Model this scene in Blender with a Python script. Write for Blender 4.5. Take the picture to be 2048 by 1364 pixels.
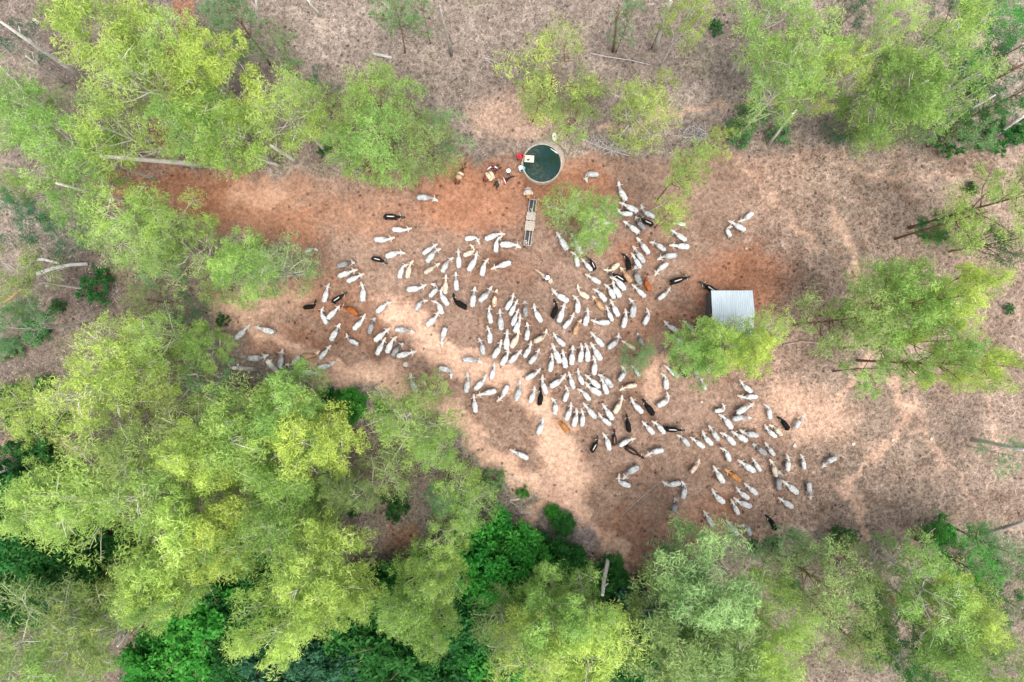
import bpy, bmesh, math, random
import numpy as np
from mathutils import Vector, Matrix
R = math.radians
scene = bpy.context.scene
COL = scene.collection
for o in list(bpy.data.objects): bpy.data.objects.remove(o)

# ---------------------------------------------------------------- camera, light
H = 78.0                                  # camera height in metres
F = 2048 * 24.0 / 36.0                    # focal length in photo pixels (photo 2048 wide)
cd = bpy.data.cameras.new('camera'); cam = bpy.data.objects.new('camera', cd); COL.objects.link(cam)
cam.location = (0, 0, H); cam.rotation_euler = (0, 0, 0)
cd.lens = 24; cd.sensor_width = 36; cd.clip_start = 0.5; cd.clip_end = 3000
scene.camera = cam
SUN = Vector((0.16, -0.30, 1.05)).normalized()
w = bpy.data.worlds.new('World'); scene.world = w; w.use_nodes = True
nt = w.node_tree; bg = nt.nodes['Background']
sky = nt.nodes.new('ShaderNodeTexSky'); sky.sky_type = 'NISHITA'; sky.sun_disc = False
sky.sun_elevation = math.asin(SUN.z); sky.sun_rotation = math.atan2(SUN.x, SUN.y)
sky.dust_density = 3.0; sky.air_density = 1.0; sky.ozone_density = 0.6
hs = nt.nodes.new('ShaderNodeHueSaturation'); hs.inputs['Saturation'].default_value = 0.4     # high thin overcast
nt.links.new(sky.outputs[0], hs.inputs['Color']); nt.links.new(hs.outputs[0], bg.inputs[0]); bg.inputs[1].default_value = 0.15
sd = bpy.data.lights.new('sun', 'SUN'); so = bpy.data.objects.new('sun', sd); COL.objects.link(so)
sd.energy = 1.45; sd.angle = R(36); sd.color = (1.0, 0.95, 0.87)
so.rotation_euler = SUN.to_track_quat('Z', 'Y').to_euler(); so.location = (0, 0, 60)
vs = scene.view_settings; vs.view_transform = 'Standard'; vs.look = 'None'; vs.gamma = 1; vs.exposure = 1.35
scene.cycles.max_bounces = 5; scene.cycles.diffuse_bounces = 3; scene.cycles.glossy_bounces = 2; scene.cycles.transmission_bounces = 3

def P(px, py, z=0.0):
    """photo pixel -> point at height z"""
    k = (H - z) / F
    return Vector(((px - 1024) * k, (682 - py) * k, z))
S0 = F / H                                # photo pixels per metre on the ground

# ---------------------------------------------------------------- materials
MATS = {}
def lin(c):
    return tuple((v / 255 / 12.92) if v / 255 <= 0.04045 else ((v / 255 + 0.055) / 1.055) ** 2.4 for v in c)
def mat(name, col, rough=0.85, var=0.25, scale=6.0, spec=0.3, metal=0.0, bump=0.0, col2=None):
    """procedural material: two-scale noise mixes two tones"""
    if name in MATS: return MATS[name]
    m = bpy.data.materials.new(name); m.use_nodes = True; MATS[name] = m
    n = m.node_tree.nodes; l = m.node_tree.links; b = n['Principled BSDF']
    tc = n.new('ShaderNodeTexCoord'); ns = n.new('ShaderNodeTexNoise'); ns.inputs['Scale'].default_value = scale
    ns.inputs['Detail'].default_value = 6; ns.inputs['Roughness'].default_value = 0.65
    l.new(tc.outputs['Object'], ns.inputs['Vector'])
    r = n.new('ShaderNodeValToRGB'); l.new(ns.outputs['Fac'], r.inputs[0])
    c2 = col2 or tuple(v * (1 - var) for v in col)
    c1 = tuple(min(1, v * (1 + var * 0.5)) for v in col)
    r.color_ramp.elements[0].position = 0.32; r.color_ramp.elements[1].position = 0.68
    r.color_ramp.elements[0].color = (*c2, 1); r.color_ramp.elements[1].color = (*c1, 1)
    l.new(r.outputs[0], b.inputs['Base Color'])
    b.inputs['Roughness'].default_value = rough; b.inputs['Metallic'].default_value = metal
    b.inputs['Specular IOR Level'].default_value = spec
    if bump:
        bp = n.new('ShaderNodeBump'); bp.inputs['Strength'].default_value = bump; bp.inputs['Distance'].default_value = 0.03
        l.new(ns.outputs['Fac'], bp.inputs['Height']); l.new(bp.outputs[0], b.inputs['Normal'])
    return m

# ---------------------------------------------------------------- mesh helpers
def mesh_from(name, V, Fc, smooth=True):
    me = bpy.data.meshes.new(name)
    me.from_pydata([tuple(v) for v in V], [], [tuple(f) for f in Fc]); me.update()
    if smooth:
        me.polygons.foreach_set('use_smooth', [True] * len(me.polygons))
    return me
class MB:
    """collects shapes into one mesh"""
    def __init__(s): s.V = []; s.F = []
    def add(s, V, Fc):
        o = len(s.V); s.V += [tuple(v) for v in V]; s.F += [tuple(i + o for i in f) for f in Fc]
    def rings(s, RR, cap=True):
        n = len(RR[0]); V = [v for r in RR for v in r]; Fc = []
        for i in range(len(RR) - 1):
            for j in range(n):
                k = (j + 1) % n
                Fc.append((i * n + j, i * n + k, (i + 1) * n + k, (i + 1) * n + j))
        if cap:
            Fc.append(tuple(reversed(range(n)))); b = (len(RR) - 1) * n; Fc.append(tuple(b + j for j in range(n)))
        s.add(V, Fc)
    def tube(s, pts, rad, n=8):
        pts = [Vector(p) for p in pts]; RR = []
        up = None
        for i, p in enumerate(pts):
            t = (pts[min(i + 1, len(pts) - 1)] - pts[max(i - 1, 0)])
            t = t.normalized() if t.length > 1e-6 else Vector((0, 0, 1))
            if up is None:
                up = Vector((1, 0, 0)) if abs(t.x) < 0.8 else Vector((0, 1, 0))
            a = (up - t * up.dot(t)).normalized(); b = t.cross(a); up = a
            r = rad[i] if isinstance(rad, (list, tuple)) else rad
            RR.append([p + (a * math.cos(2 * math.pi * j / n) + b * math.sin(2 * math.pi * j / n)) * r for j in range(n)])
        s.rings(RR)
    def cap(s, p0, r0, p1, r1, n=10):
        """tapered capsule"""
        p0 = Vector(p0); p1 = Vector(p1); d = p1 - p0; L = d.length; d = d.normalized() if L > 1e-6 else Vector((0, 0, 1))
        pts = []; rr = []
        for a in (80, 50, 22): pts.append(p0 - d * r0 * math.sin(R(a))); rr.append(max(r0 * math.cos(R(a)), 1e-4))
        pts += [p0, p1]; rr += [r0, r1]
        for a in (22, 50, 80): pts.append(p1 + d * r1 * math.sin(R(a))); rr.append(max(r1 * math.cos(R(a)), 1e-4))
        s.tube(pts, rr, n)
    def ell(s, c, r, rot=None, n=12, m=8):
        c = Vector(c); RR = []
        for i in range(m + 1):
            a = math.pi * (i + 0.02) / (m + 0.04) ; ring = []
            for j in range(n):
                b = 2 * math.pi * j / n
                v = Vector((r[0] * math.sin(a) * math.cos(b), r[1] * math.sin(a) * math.sin(b), r[2] * math.cos(a)))
                ring.append(c + (rot @ v if rot else v))
            RR.append(ring)
        s.rings([list(reversed(q)) for q in RR])
    def box(s, c, d, rz=0.0):
        c = Vector(c); m = Matrix.Rotation(rz, 3, 'Z'); V = []
        for z in (-1, 1):
            for (x, y) in ((-1, -1), (1, -1), (1, 1), (-1, 1)):
                V.append(c + m @ Vector((x * d[0] / 2, y * d[1] / 2, z * d[2] / 2)))
        s.add(V, [(3, 2, 1, 0), (4, 5, 6, 7), (0, 1, 5, 4), (1, 2, 6, 5), (2, 3, 7, 6), (3, 0, 4, 7)])
    def lathe(s, prof, n=32, c=(0, 0, 0), cap=False):
        s.rings([[(c[0] + r * math.cos(2 * math.pi * j / n), c[1] + r * math.sin(2 * math.pi * j / n), c[2] + z) for j in range(n)] for r, z in prof], cap)
    def mesh(s, name, smooth=True): return mesh_from(name, s.V, s.F, smooth)
    def build(s, name, m, parent=None, smooth=True):
        return put(name, s.mesh(name, smooth), m, parent)
def put(name, me, m=None, parent=None):
    o = bpy.data.objects.new(name, me); COL.objects.link(o)
    if m is not None and not me.materials: me.materials.append(m)
    if parent: o.parent = parent
    return o
def tag(o, label, cat, group=None):
    o['label'] = label; o['category'] = cat
    if group: o['group'] = group
    return o
def empty(name, loc, rz=0.0):
    o = bpy.data.objects.new(name, None); COL.objects.link(o)
    o.location = loc; o.rotation_euler = (0, 0, rz); o.empty_display_size = 0.3
    return o
def remesh(me, vox, name, smooth_it=2):
    """fuse overlapping closed pieces into one continuous skin"""
    o = bpy.data.objects.new('tmp', me); COL.objects.link(o)
    m = o.modifiers.new('r', 'REMESH'); m.mode = 'VOXEL'; m.voxel_size = vox; m.use_smooth_shade = True
    if smooth_it:
        q = o.modifiers.new('s', 'SMOOTH'); q.iterations = smooth_it; q.factor = 0.5
    dg = bpy.context.evaluated_depsgraph_get()
    out = bpy.data.meshes.new_from_object(o.evaluated_get(dg)); out.name = name
    bpy.data.objects.remove(o); bpy.data.meshes.remove(me)
    return out
def attr(me, name, arr):
    a = me.attributes.new(name, 'FLOAT', 'POINT'); a.data.foreach_set('value', np.asarray(arr, dtype=np.float32))
def verts(me):
    c = np.empty(len(me.vertices) * 3, dtype=np.float32); me.vertices.foreach_get('co', c); return c.reshape(-1, 3)

# value noise for numpy
def vnoise(x, y, seed):
    rs = np.random.RandomState(seed); T = rs.rand(256, 256).astype(np.float32)
    xi = np.floor(x).astype(int); yi = np.floor(y).astype(int); fx = x - xi; fy = y - yi
    fx = fx * fx * (3 - 2 * fx); fy = fy * fy * (3 - 2 * fy)
    g = lambda a, b: T[a & 255, b & 255]
    return (g(xi, yi) * (1 - fx) + g(xi + 1, yi) * fx) * (1 - fy) + (g(xi, yi + 1) * (1 - fx) + g(xi + 1, yi + 1) * fx) * fy
def fbm(x, y, seed, o=4):
    v = 0; a = 0.5; s = 0
    for i in range(o):
        v = v + a * vnoise(x * 2 ** i + 17.3 * i, y * 2 ** i + 5.1 * i, seed + i); s += a; a *= 0.5
    return v / s

# ---------------------------------------------------------------- ground
def seg_d(px, py, pts):
    d = np.full(px.shape, 1e9)
    for (x0, y0), (x1, y1) in zip(pts[:-1], pts[1:]):
        dx, dy = x1 - x0, y1 - y0
        t = np.clip(((px - x0) * dx + (py - y0) * dy) / (dx * dx + dy * dy), 0, 1)
        d = np.minimum(d, np.hypot(px - x0 - t * dx, py - y0 - t * dy))
    return d
def inside(px, py, poly):
    c = np.zeros(px.shape, bool); n = len(poly)
    for i in range(n):
        x0, y0 = poly[i]; x1, y1 = poly[(i + 1) % n]
        if y0 == y1: continue
        c ^= ((y0 > py) != (y1 > py)) & (px < (x1 - x0) * (py - y0) / (y1 - y0) + x0)
    return c
def sm(a, b, x):
    t = np.clip((x - a) / (b - a), 0, 1); return t * t * (3 - 2 * t)
CORRAL = [(230, 360), (400, 338), (700, 335), (1010, 312), (1160, 300), (1400, 296), (2400, 280), (2400, 1070),
          (1880, 1075), (1600, 1070), (1420, 1105), (1260, 1180), (1200, 1090), (1090, 1000), (990, 925), (930, 870), (890, 820),
          (780, 795), (640, 770), (540, 735), (460, 680), (410, 590), (560, 560), (600, 500), (470, 480), (330, 430)]
def zones(px, py):
    """soil zones in photo pixels: worn, red, pale, dark forest floor, tracks"""
    wx = px + 52 * (fbm(px / 60, py / 60, 5) - 0.5) + 34 * (fbm(px / 17, py / 17, 15) - .5); wy = py + 52 * (fbm(px / 60, py / 60, 9) - 0.5) + 34 * (fbm(px / 17, py / 17, 19) - .5)
    d = seg_d(wx, wy, CORRAL + CORRAL[:1]); ins = inside(wx, wy, CORRAL)
    worn = np.where(ins, sm(-4, 16, d), sm(4, -8, d - 8) * 0.0)
    def E(cx, cy, rx, ry, p=1.0):
        q = np.hypot((wx - cx) / rx, (wy - cy) / ry); return sm(1.0, 0.35, q) * p
    red = np.maximum.reduce([E(455, 405, 175, 80, .95), sm(75, 20, seg_d(wx, wy, [(240, 372), (420, 385), (600, 450)])) * .8, sm(75, 20, seg_d(wx, wy, [(560, 400), (760, 440), (900, 400), (1160, 350)])) * .5, E(940, 400, 190, 110, .9), E(1120, 380, 170, 90, .85), E(640, 590, 120, 70, .5),
                             E(1480, 560, 150, 95, .85), E(1270, 505, 70, 60, .6), E(580, 690, 120, 60, .45), E(760, 640, 160, 70, .45),
                             E(1360, 650, 90, 60, .5), E(1280, 1080, 170, 90, .5), E(1420, 1040, 120, 70, .45),
                             sm(30, 8, seg_d(wx, wy, [(375, -20), (362, 60), (335, 160), (325, 260), (340, 330)])) * .8,
                             E(795, 1075, 60, 40, .7), E(1010, 540, 150, 60, .3), E(1300, 690, 90, 160, .35)])
    pale = np.maximum.reduce([
        sm(26, 10, seg_d(wx, wy, [(425, 600), (500, 650), (590, 700), (700, 750), (830, 792), (905, 815)])) * .9,
        sm(30, 12, seg_d(wx, wy, [(900, 820), (955, 880), (1030, 945), (1110, 1000), (1190, 1060), (1245, 1120), (1275, 1215)])) * 1.0,
        sm(46, 18, seg_d(wx, wy, [(780, 625), (860, 680), (960, 745), (1060, 790), (1110, 860), (1130, 940), (1130, 990)])) * 1.0,
        E(720, 760, 150, 45, .8), E(1130, 950, 75, 90, .9), E(1610, 830, 130, 85, .7), E(1310, 770, 40, 70, .6),
        E(1040, 230, 130, 80, .55), E(540, 600, 110, 45, .5), E(520, 390, 80, 50, .45),
        sm(14, 5, seg_d(wx, wy, [(1640, 830), (1720, 760), (1760, 690), (1700, 520), (1660, 420)])) * .55,
        sm(12, 4, seg_d(wx, wy, [(1720, 1080), (1700, 960), (1760, 900), (1830, 830), (1800, 760)])) * .6,
        sm(13, 5, seg_d(wx, wy, [(1200, 260), (1400, 210), (1560, 200), (1690, 205)])) * .5,
        sm(16, 6, seg_d(wx, wy, [(0, 905), (60, 870), (110, 872), (150, 900)])) * .8,
        sm(20, 8, seg_d(wx, wy, [(990, 1052), (1050, 1056), (1080, 1020), (1120, 985)])) * 1.0,
        *[sm(8, 3, seg_d(wx, wy, q)) * .38 for q in ([(1790, 760), (1830, 850), (1885, 905), (1870, 955)], [(1815, 740), (1850, 830), (1870, 900)], [(1970, 790), (1985, 850), (2005, 900)], [(1650, 840), (1700, 880), (1760, 895)], [(1680, 960), (1720, 1000), (1715, 1080)], [(1880, 910), (1940, 1000), (1960, 1060)], [(1500, 330), (1560, 420), (1640, 500)], [(1700, 330), (1790, 360), (1900, 345)])],
        sm(11, 4, seg_d(wx, wy, [(1820, 1080), (1815, 1140), (1830, 1200)])) * .7])
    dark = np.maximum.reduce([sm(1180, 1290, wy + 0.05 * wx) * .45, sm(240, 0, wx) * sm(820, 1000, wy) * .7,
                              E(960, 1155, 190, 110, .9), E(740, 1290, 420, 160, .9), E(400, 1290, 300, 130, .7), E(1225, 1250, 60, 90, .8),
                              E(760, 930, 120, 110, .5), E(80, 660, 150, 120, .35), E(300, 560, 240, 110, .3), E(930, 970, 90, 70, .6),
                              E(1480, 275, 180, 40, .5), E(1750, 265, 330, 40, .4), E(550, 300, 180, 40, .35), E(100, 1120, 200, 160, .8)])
    return worn, red, pale, dark
def build_ground():
    fx = np.concatenate([[-900, -500, -300, -200, -150, -120, -100, -85, -75], np.arange(-66, 66.01, 0.17), [75, 85, 100, 120, 150, 200, 300, 500, 900]])
    fy = np.concatenate([[-900, -500, -300, -200, -150, -110, -80, -62, -52], np.arange(-45, 45.01, 0.17), [52, 62, 80, 110, 150, 200, 300, 500, 900]])
    X, Y = np.meshgrid(fx, fy); nx, ny = len(fx), len(fy)
    px = 1024 + X * S0; py = 682 - Y * S0
    worn, red, pale, dark = zones(px, py)
    Z = 0.10 * (fbm(X / 3, Y / 3, 31) - .5) + 0.05 * (fbm(X / .6, Y / .6, 37) - .5)
    inn = (np.abs(X) < 66.5) & (np.abs(Y) < 45.5); Z = np.where(inn, Z, 0) - 0.03
    C = lambda c: np.array(lin(c))[None, None, :]
    n1 = fbm(X / 7, Y / 7, 41)[..., None]; n2 = fbm(X / 1.6, Y / 1.6, 43)[..., None]; n3 = fbm(X / 0.5, Y / 0.5, 47, 3)[..., None]
    base = C((92, 82, 75)) * (1 - n1) + C((142, 128, 117)) * n1
    wc = C((106, 86, 74)) * (1 - n1) + C((143, 119, 104)) * n1
    m = lambda a, b, t: a * (1 - t) + b * t
    rt = sm(1480, 1720, px)[..., None]
    wc = m(wc, m(C((101, 89, 79)), C((144, 127, 113)), n1), rt * .75)
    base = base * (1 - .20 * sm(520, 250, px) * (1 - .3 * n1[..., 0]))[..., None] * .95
    col = m(base, wc, worn[..., None])
    col = m(col, m(C((122, 83, 62)), C((150, 107, 84)), n1), (red[..., None] * sm(.25, .75, n2 * .7 + n3 * .3 + red[..., None] * .45)))
    col = m(col, m(C((164, 132, 112)), C((188, 156, 135)), n2), pale[..., None] * sm(.0, .45, n2 + pale[..., None] * .4))
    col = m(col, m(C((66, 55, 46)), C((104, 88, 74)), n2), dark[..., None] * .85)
    # patches of damp, trampled darker soil among the herd
    st = sm(.52, .72, fbm(X / 2.2, Y / 2.2, 53)) * worn * (1 - pale)
    col = m(col, col * np.array([.80, .74, .70])[None, None, :], st[..., None] * .65)
    s2 = sm(.53, .66, fbm(X / .75, Y / .75, 67, 3)) * sm(.40, .58, fbm(X / 6, Y / 6, 71)) * worn * (1 - .7 * pale)
    col = m(col, col * np.array([.72, .62, .56])[None, None, :], s2[..., None] * .5)
    # thin moss and weeds
    gr = sm(.56, .72, fbm(X / 4.5, Y / 4.5, 59)) * (1 - worn) * (0.25 + .5 * dark)
    col = m(col, C((96, 108, 62)), gr[..., None] * .55)
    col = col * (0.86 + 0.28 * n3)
    V = np.stack([X, Y, Z], -1).reshape(-1, 3).astype(np.float32)
    ii = (np.arange(ny - 1)[:, None] * nx + np.arange(nx - 1)[None, :]).ravel()
    Q = np.stack([ii, ii + 1, ii + nx + 1, ii + nx], 1).astype(np.int32)
    me = bpy.data.meshes.new('ground'); me.vertices.add(len(V)); me.vertices.foreach_set('co', V.ravel())
    me.loops.add(Q.size); me.loops.foreach_set('vertex_index', Q.ravel())
    me.polygons.add(len(Q)); me.polygons.foreach_set('loop_start', np.arange(0, Q.size, 4, dtype=np.int32))
    me.polygons.foreach_set('use_smooth', np.ones(len(Q), bool)); me.update(); me.validate()
    a = me.attributes.new('soil', 'FLOAT_COLOR', 'POINT')
    a.data.foreach_set('color', np.concatenate([col.reshape(-1, 3), np.ones((len(V), 1))], 1).astype(np.float32).ravel())
    rough = (1 - .75 * pale) * np.clip(0.55 + .35 * (1 - worn) + .45 * sm(1400, 1580, px) - .3 * red, .15, 1)
    attr(me, 'litter', rough.ravel())
    mm = bpy.data.materials.new('soil'); mm.use_nodes = True
    n = mm.node_tree.nodes; l = mm.node_tree.links; b = n['Principled BSDF']
    b.inputs['Roughness'].default_value = .95; b.inputs['Specular IOR Level'].default_value = .1
    A = n.new('ShaderNodeAttribute'); A.attribute_name = 'soil'; Lt = n.new('ShaderNodeAttribute'); Lt.attribute_name = 'litter'
    tc = n.new('ShaderNodeTexCoord')
    def noise(s, d=5, r=.6, dist=0.0):
        q = n.new('ShaderNodeTexNoise'); q.inputs['Scale'].default_value = s; q.inputs['Detail'].default_value = d
        q.inputs['Roughness'].default_value = r; q.inputs['Distortion'].default_value = dist; l.new(tc.outputs['Object'], q.inputs['Vector']); return q
    def math_(op, a, b2=None, c=None, clamp=False):
        q = n.new('ShaderNodeMath'); q.operation = op; q.use_clamp = clamp
        for i, v in enumerate((a, b2, c)):
            if v is None: continue
            if isinstance(v, (int, float)): q.inputs[i].default_value = v
            else: l.new(v, q.inputs[i])
        return q.outputs[0]
    def mr(v, a, b2, c, d):
        q = n.new('ShaderNodeMapRange'); l.new(v, q.inputs[0]); q.interpolation_type = 'SMOOTHSTEP'
        for i, x in enumerate((a, b2, c, d)): q.inputs[i + 1].default_value = x
        return q.outputs[0]
    f1 = noise(2.4, 8, .75); f2 = noise(2.3, 5, .7, 1.2); f3 = noise(.55, 4, .6, 1.2); f4 = noise(1.15, 3, .55, 2.2)
    g = mr(f1.outputs['Fac'], .28, .72, .56, 1.36)
    # dark specks and squiggles of litter, pale animal tracks between them
    sp = math_('MULTIPLY', mr(f2.outputs['Fac'], .50, .60, 0, 1), Lt.outputs['Fac'])
    rid = math_('ABSOLUTE', math_('SUBTRACT', f3.outputs['Fac'], .5))
    trk = math_('MULTIPLY', mr(rid, .0, .022, 1, 0), Lt.outputs['Fac'])
    rid2 = math_('ABSOLUTE', math_('SUBTRACT', f4.outputs['Fac'], .5))
    sq = math_('MULTIPLY', mr(rid2, .0, .045, 1, 0), Lt.outputs['Fac'])
    v = math_('MULTIPLY', g, math_('SUBTRACT', 1.0, math_('MULTIPLY', sp, .50)))
    v = math_('MULTIPLY', v, math_('SUBTRACT', 1.0, math_('MULTIPLY', sq, .42)))
    v = math_('ADD', v, math_('MULTIPLY', trk, .30))
    for sc_, wd_, am, wp in ((.42, .060, .44, 1.3), (.95, .075, .36, .7), (2.0, .10, .30, .4)):      # net of thin cattle tracks worn through the dry grass
        ve = n.new('ShaderNodeTexVoronoi'); ve.feature = 'DISTANCE_TO_EDGE'; ve.inputs['Scale'].default_value = sc_
        wq = n.new('ShaderNodeVectorMath'); wq.operation = 'MULTIPLY_ADD'; nq = noise(.9, 4, .6); l.new(nq.outputs['Color'], wq.inputs[0]); wq.inputs[1].default_value = (wp * 2, wp * 2, 0); l.new(tc.outputs['Object'], wq.inputs[2]); l.new(wq.outputs[0], ve.inputs['Vector'])
        bk = noise(.35, 3); v = math_('ADD', v, math_('MULTIPLY', math_('MULTIPLY', math_('MULTIPLY', mr(ve.outputs['Distance'], .0, wd_, 1, 0), Lt.outputs['Fac']), mr(bk.outputs['Fac'], .36, .54, .05, 1)), am))
    # dung pats and hoof scuffs
    vo = n.new('ShaderNodeTexVoronoi'); vo.inputs['Scale'].default_value = .85; vo.inputs['Randomness'].default_value = 1
    wv = n.new('ShaderNodeVectorMath'); wv.operation = 'MULTIPLY_ADD'
    nn = noise(4, 3); l.new(nn.outputs['Color'], wv.inputs[0]); wv.inputs[1].default_value = (.35, .35, 0); l.new(tc.outputs['Object'], wv.inputs[2])
    l.new(wv.outputs[0], vo.inputs['Vector'])
    big = noise(.25, 2)
    pat = math_('MULTIPLY', mr(vo.outputs['Distance'], .08, .20, 1, 0), mr(big.outputs['Fac'], .36, .5, 0, 1))
    v = math_('MULTIPLY', v, math_('SUBTRACT', 1.0, math_('MULTIPLY', pat, .62)))
    mx = n.new('ShaderNodeVectorMath'); mx.operation = 'SCALE'; l.new(A.outputs['Color'], mx.inputs[0]); l.new(v, mx.inputs['Scale'])
    l.new(mx.outputs[0], b.inputs['Base Color'])
    bp = n.new('ShaderNodeBump'); bp.inputs['Strength'].default_value = .55; bp.inputs['Distance'].default_value = .08
    l.new(math_('ADD', f1.outputs['Fac'], math_('MULTIPLY', f2.outputs['Fac'], .6)), bp.inputs['Height']); l.new(bp.outputs[0], b.inputs['Normal'])
    o = put('ground', me, mm); o['kind'] = 'structure'
build_ground()

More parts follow.
